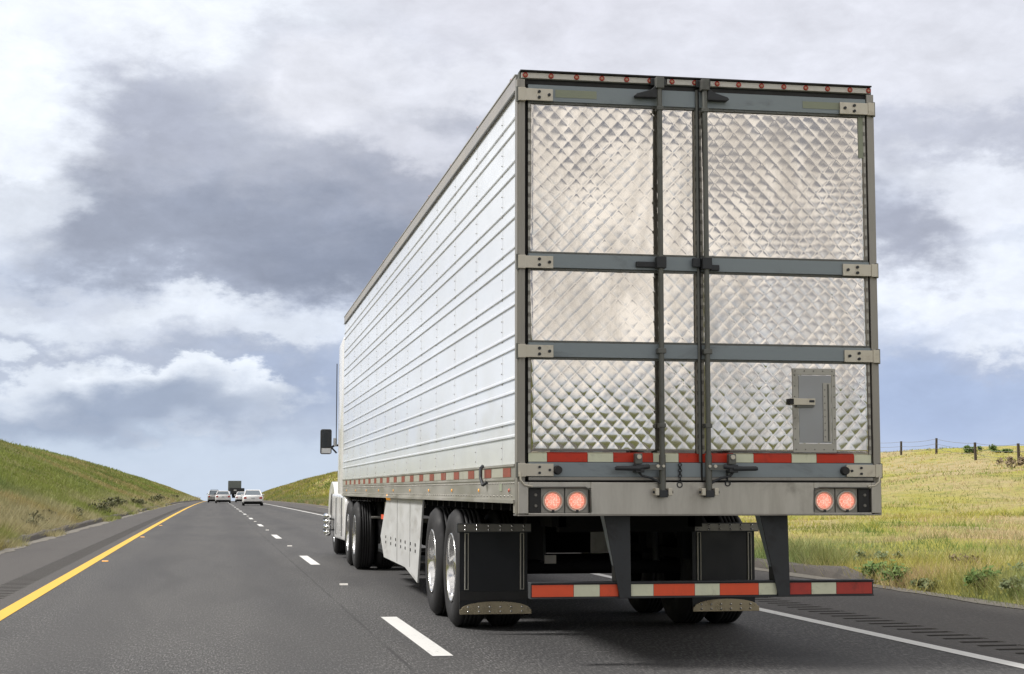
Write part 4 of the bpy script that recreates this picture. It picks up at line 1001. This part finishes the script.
def rrect(x0, x1, z0, z1, r=.12, k=5):
    pts = []
    for cx, cz, a0 in ((x1-r, z1-r, 0), (x0+r, z1-r, 90), (x0+r, z0+r, 180), (x1-r, z0+r, 270)):
        for i in range(k): a = R(a0+90*i/(k-1)); pts.append((cx+r*math.cos(a), cz+r*math.sin(a)))
    return pts
c_ = BW/2
b = loft([(16.75, rrect(.06, BW-.06, .95, 3.75)), (16.85, rrect(.03, BW-.03, .93, 3.86)), (18.0, rrect(.04, BW-.04, .93, 3.80)), (18.9, rrect(.10, BW-.10, .93, 3.2)), (19.2, rrect(.16, BW-.16, .95, 2.6)), (19.5, rrect(.22, BW-.22, .95, 1.9))], 'white_paint'); cab = b.build('cab', tc)
b = loft([(19.3, rrect(.22, BW-.22, .75, 1.85)), (20.4, rrect(.35, BW-.35, .7, 1.62)), (21.0, rrect(.5, BW-.5, .6, 1.35)), (21.15, rrect(.6, BW-.6, .6, 1.2))], 'white_paint'); b.build('hood', tc)
for x0, x1 in ((.05, .45), (BW-.45, BW-.05)):
    pts = [(18.75, .70), (18.75, .95)]+[(19.75-.98*math.cos(math.pi*i/14), .72+.62*math.sin(math.pi*i/14)) for i in range(1, 14)]+[(20.75, .70), (20.75, .55), (20.35, .55)]+[(19.75+.60*math.cos(math.pi*i/10), .60+.52*math.sin(math.pi*i/10)) for i in range(0, 11)]+[(19.15, .45), (18.75, .45)]
    b = MB(); b.prism(pts, 'x', x0, x1, 'white_paint'); b.build('fender', tc, .05)
for x0, x1, sg in ((.0, .10, -1), (BW-.10, BW, 1)):
    b = loft([(15.55, rrect(x0-.0, x1+.0, .55, .95, .04)), (15.7, rrect(x0-.01, x1+.01, .36, 1.10, .04)), (18.7, rrect(x0-.01, x1+.01, .34, 1.12, .04))], 'white_paint'); b.build('chassis_fairing', tc)
    b = MB(); b.box((x0-.02) if sg < 0 else (x1+.011), (x0-.011) if sg < 0 else (x1+.02), 16.3, 16.33, .42, 1.05, 'dark_iron'); b.box((x0-.02) if sg < 0 else (x1+.011), (x0-.011) if sg < 0 else (x1+.02), 17.6, 17.63, .42, 1.05, 'dark_iron'); b.build('panel_gap', tc)
for sg, xb in ((-1, 0.0), (1, BW)):
    b = MB()
    for k_ in range(4):
        b.lathe((xb+sg*.12, 18.35, .43+k_*.095), 'y', [(-.30, .02), (-.28, .055), (.28, .055), (.30, .02)], 'chrome', 16)
    b.box(min(xb, xb+sg*.18), max(xb, xb+sg*.18), 18.1, 18.6, .47, .49, 'dark_iron'); b.box(min(xb, xb+sg*.18), max(xb, xb+sg*.18), 18.1, 18.6, .66, .68, 'dark_iron')
    b.build('chrome_step', tc)
    # mirrors
    b = MB(); xm = xb+sg*.135; b.box(xm-.10, xm+.10, 18.62, 18.78, 1.83, 2.28, 'black_rubber'); m_ = b.build('mirror', tc, .03)
    b = MB(); b.box(xm-.082, xm+.082, 18.612, 18.619, 1.95, 2.26, 'dark_glass'); b.box(xm-.082, xm+.082, 18.612, 18.619, 1.845, 1.935, 'plate_white'); b.build('mirror_glass', m_).location = (0, 0, 0)
    b = MB(); b.tube([(xm-sg*.10, 18.7, 1.95), (xb-sg*.02, 18.7, 1.99), (xb-sg*.14, 18.7, 1.99)], .02, 'black_rubber'); b.tube([(xm-sg*.10, 18.7, 1.95), (xb-sg*.06, 18.7, 1.85)], .016, 'black_rubber')
    b.box(xb+sg*.0, xb-sg*.06, 18.66, 18.72, 1.98, 2.12, 'plate_white'); b.build('mirror_arm', tc, .003)
    b = MB(); b.cyl((xb-sg*.03, 18.4, 2.0), (xb-sg*.03, 18.4, 3.45), .008, 'black_rubber', 6); b.build('antenna', tc)
for sg, xb in ((-1, .06), (1, BW-.06)):
    b = MB(); b.box(xb-.0 if sg > 0 else xb-.03, xb+.03 if sg > 0 else xb, 16.5, 16.75, 1.0, 3.7, 'white_paint'); b.build('side_extender', tc, .01)

# ================================================================== other traffic
def car(name, label, cat, x, y, paintm, Wd=1.80, Ln=4.7, H=1.45, kind='sedan', group='cars driving ahead of the truck', rack=False):
    z = float(zroad(y)); root = thing(name, label, cat, (x, y+Ln/2, z), group); hw = Wd/2
    def ring(yy, w, z0, z1, zs, wt):   # body section: rocker, belt, deck
        return (y+yy, [(x+a, z+c) for a, c in ((-w*.92, z0), (-w, z0+.12), (-w, zs-.10), (-w*.97, zs), (-wt, z1), (wt, z1), (w*.97, zs), (w, zs-.10), (w, z0+.12), (w*.92, z0))])
    zb = .90 if kind == 'sedan' else 1.0
    b = loft([ring(0, hw*.86, .36, zb*.90, zb*.80, hw*.75), ring(.12, hw*.95, .27, zb+.02, zb*.85, hw*.80), ring(.7, hw, .22, zb+.06, zb*.92, hw*.85), ring(Ln*.5, hw, .20, zb+.02, zb*.93, hw*.85), ring(Ln*.75, hw, .20, zb*.97, zb*.86, hw*.8), ring(Ln*.93, hw*.95, .22, zb*.82, zb*.72, hw*.75), ring(Ln, hw*.8, .3, zb*.65, zb*.6, hw*.65)], paintm)
    body = b.build('body', root)
    # greenhouse
    y0, y1 = (.55, Ln*.70) if kind == 'sedan' else (.10, Ln*.72)
    yt0, yt1 = (1.25, Ln*.52) if kind == 'sedan' else (.45, Ln*.55)
    b = MB(); bw, tw = hw*.86, hw*.66; zz0 = z+zb+.0; zz1 = z+H-.05
    P_ = [(x-bw, y+y0, zz0), (x+bw, y+y0, zz0), (x+bw, y+y1, zz0), (x-bw, y+y1, zz0), (x-tw, y+yt0, zz1), (x+tw, y+yt0, zz1), (x+tw, y+yt1, zz1), (x-tw, y+yt1, zz1)]
    b.add(P_, [(0, 1, 5, 4), (1, 2, 6, 5), (2, 3, 7, 6), (3, 0, 4, 7)], 'rear_glass'); gl = b.build('windows', root)
    b = MB(); Pt = [(x-tw, y+yt0-.03, zz1-.01), (x+tw, y+yt0-.03, zz1-.01), (x+tw, y+yt1+.03, zz1-.01), (x-tw, y+yt1+.03, zz1-.01), (x-tw*.85, y+yt0+.1, z+H), (x+tw*.85, y+yt0+.1, z+H), (x+tw*.85, y+yt1-.1, z+H), (x-tw*.85, y+yt1-.1, z+H)]
    b.add(Pt, [(0, 1, 5, 4), (1, 2, 6, 5), (2, 3, 7, 6), (3, 0, 4, 7), (4, 5, 6, 7)], paintm)
    for s in (-1, 1):
        b.cyl((x+s*bw, y+y0, zz0), (x+s*tw, y+yt0, zz1), .06, paintm, 6); b.cyl((x+s*bw, y+y1, zz0), (x+s*tw, y+yt1, zz1), .04, paintm, 6); b.cyl((x+s*bw*1.0, y+(y0+y1)/2, zz0), (x+s*tw, y+(yt0+yt1)/2, zz1), .04, paintm, 6)
    b.build('roof', root)
    for s in (-1, 1):
        b = MB(); xa = x+s*hw*.62; b.box(min(xa, xa+s*hw*.26), max(xa, xa+s*hw*.26), y-.03, y+.10, z+zb*.70, z+zb*.86, 'red_lens'); b.build('tail_light', root, .01)
        b = MB(); b.box(x+s*hw*1.0-.10 if s > 0 else x-hw-.12, x+hw+.12 if s > 0 else x-hw+.10, y+Ln*.66, y+Ln*.66+.12, z+zb, z+zb+.14, paintm if kind == 'sedan' else 'black_rubber'); b.build('door_mirror', root, .02)
        for yy in (.95, Ln-.95):
            wr = MB(); xo = x+s*(hw-.01); wr.lathe((xo, y+yy, z+.33), 'x', [(-s*.20, .20), (-s*.20, .31), (-s*.17, .33), (-s*.03, .33), (0, .31), (-s*.002, .21)], 'tyre_rubber', 24)
            w_ = thing_part('wheel', root); wr.build('tyre', w_).location = (0, 0, 0)
            rm = MB(); rm.lathe((xo, y+yy, z+.33), 'x', [(-s*.005, .21), (-s*.02, .19), (-s*.03, .05), (-s*.02, .001)], 'rail_aluminium', 20); rm.build('rim', w_).location = (0, 0, 0)
    b = MB(); b.box(x-.16, x+.16, y-.035, y+.05, z+zb*.68, z+zb*.82, 'plate_white'); b.build('number_plate', root, .004)
    b = MB(); b.box(x-hw*.85, x+hw*.85, y-.05, y+.12, z+.25, z+.38, 'underbody_black'); b.box(x-hw*.86, x+hw*.86, y+.10, y+.9, z+.14, z+.24, 'underbody_black'); b.build('lower_bumper', root, .01)
    b = MB(); b.box(x-hw*.88, x+hw*.88, y-.06, y+.10, z+.385, z+.52, paintm); b.build('bumper', root, .02)
    if rack:
        b = MB()
        for s in (-1, 1): b.box(x+s*tw*.8-.02, x+s*tw*.8+.02, y+yt0, y+yt1, z+H+.04, z+H+.08, 'black_rubber')
        for yy in (.3, .8): b.box(x-tw*.8, x+tw*.8, y+yt0+yy, y+yt0+yy+.05, z+H+.08, z+H+.11, 'black_rubber')
        b.build('roof_rack', root)
    return root
car('sedan', 'white sedan in the right lane, nearest car ahead of the truck', 'car', .78, 136.5, 'white_paint', 1.85, 4.7, 1.42)
car('parked_car' if False else 'hatchback', 'white car in the left lane beside the silver vehicle', 'car', -1.82, 182.5, 'white_paint', 1.82, 4.5, 1.45, kind='suv')
car('pickup_truck' if False else 'sport_utility_vehicle', 'silver vehicle with roof rack at the far left of the traffic', 'car', -2.95, 206, 'silver_paint', 1.7, 4.7, 1.6, kind='suv', rack=True)
car('sedan', 'white car half hidden behind the nearest white sedan', 'car', .75, 214, 'white_paint', 1.82, 4.6, 1.43)
# far truck
y0 = 318; z = float(zroad(y0)); x = .55; ft = thing('box_truck', 'distant grey box truck with dark rear in the right lane', 'truck', (x, y0, z))
b = MB(); b.box(x-1.28, x+1.28, y0, y0+13, z+1.9, z+4.0, 'grey_box_paint'); b.build('box_body', ft, .03)
b = MB(); b.box(x-1.25, x+1.25, y0-.02, y0+.0-.003, z+2.0, z+2.6, 'rod_steel'); b.box(x-.9, x+1.9, y0-.5, y0+.3, z+1.5, z+2.55, 'dark_iron'); b.box(x-.5, x+1.15, y0-.3, y0+3, z+.6, z+1.9, 'underbody_black'); b.build('tail_lift', ft, .02)
b = MB(); b.box(x-.2, x+.35, y0-.53, y0-.505, z+2.0, z+2.25, 'plate_white'); b.build('rear_sign', ft)
for s in (-1, 1):
    for yy in (2.0, 3.2):
        wb = MB(); wb.lathe((x+s*1.25, y0+yy, z+.5), 'x', [(-s*.5, .3), (-s*.5, .5), (0, .5), (0, .3), (-s*.05, .001)], 'tyre_rubber', 20); wb.build('wheel', ft)
b = MB(); b.box(x-.5, x+.5, y0+.2, y0+12.5, z+.9, z+1.895, 'underbody_black'); b.build('chassis', ft)
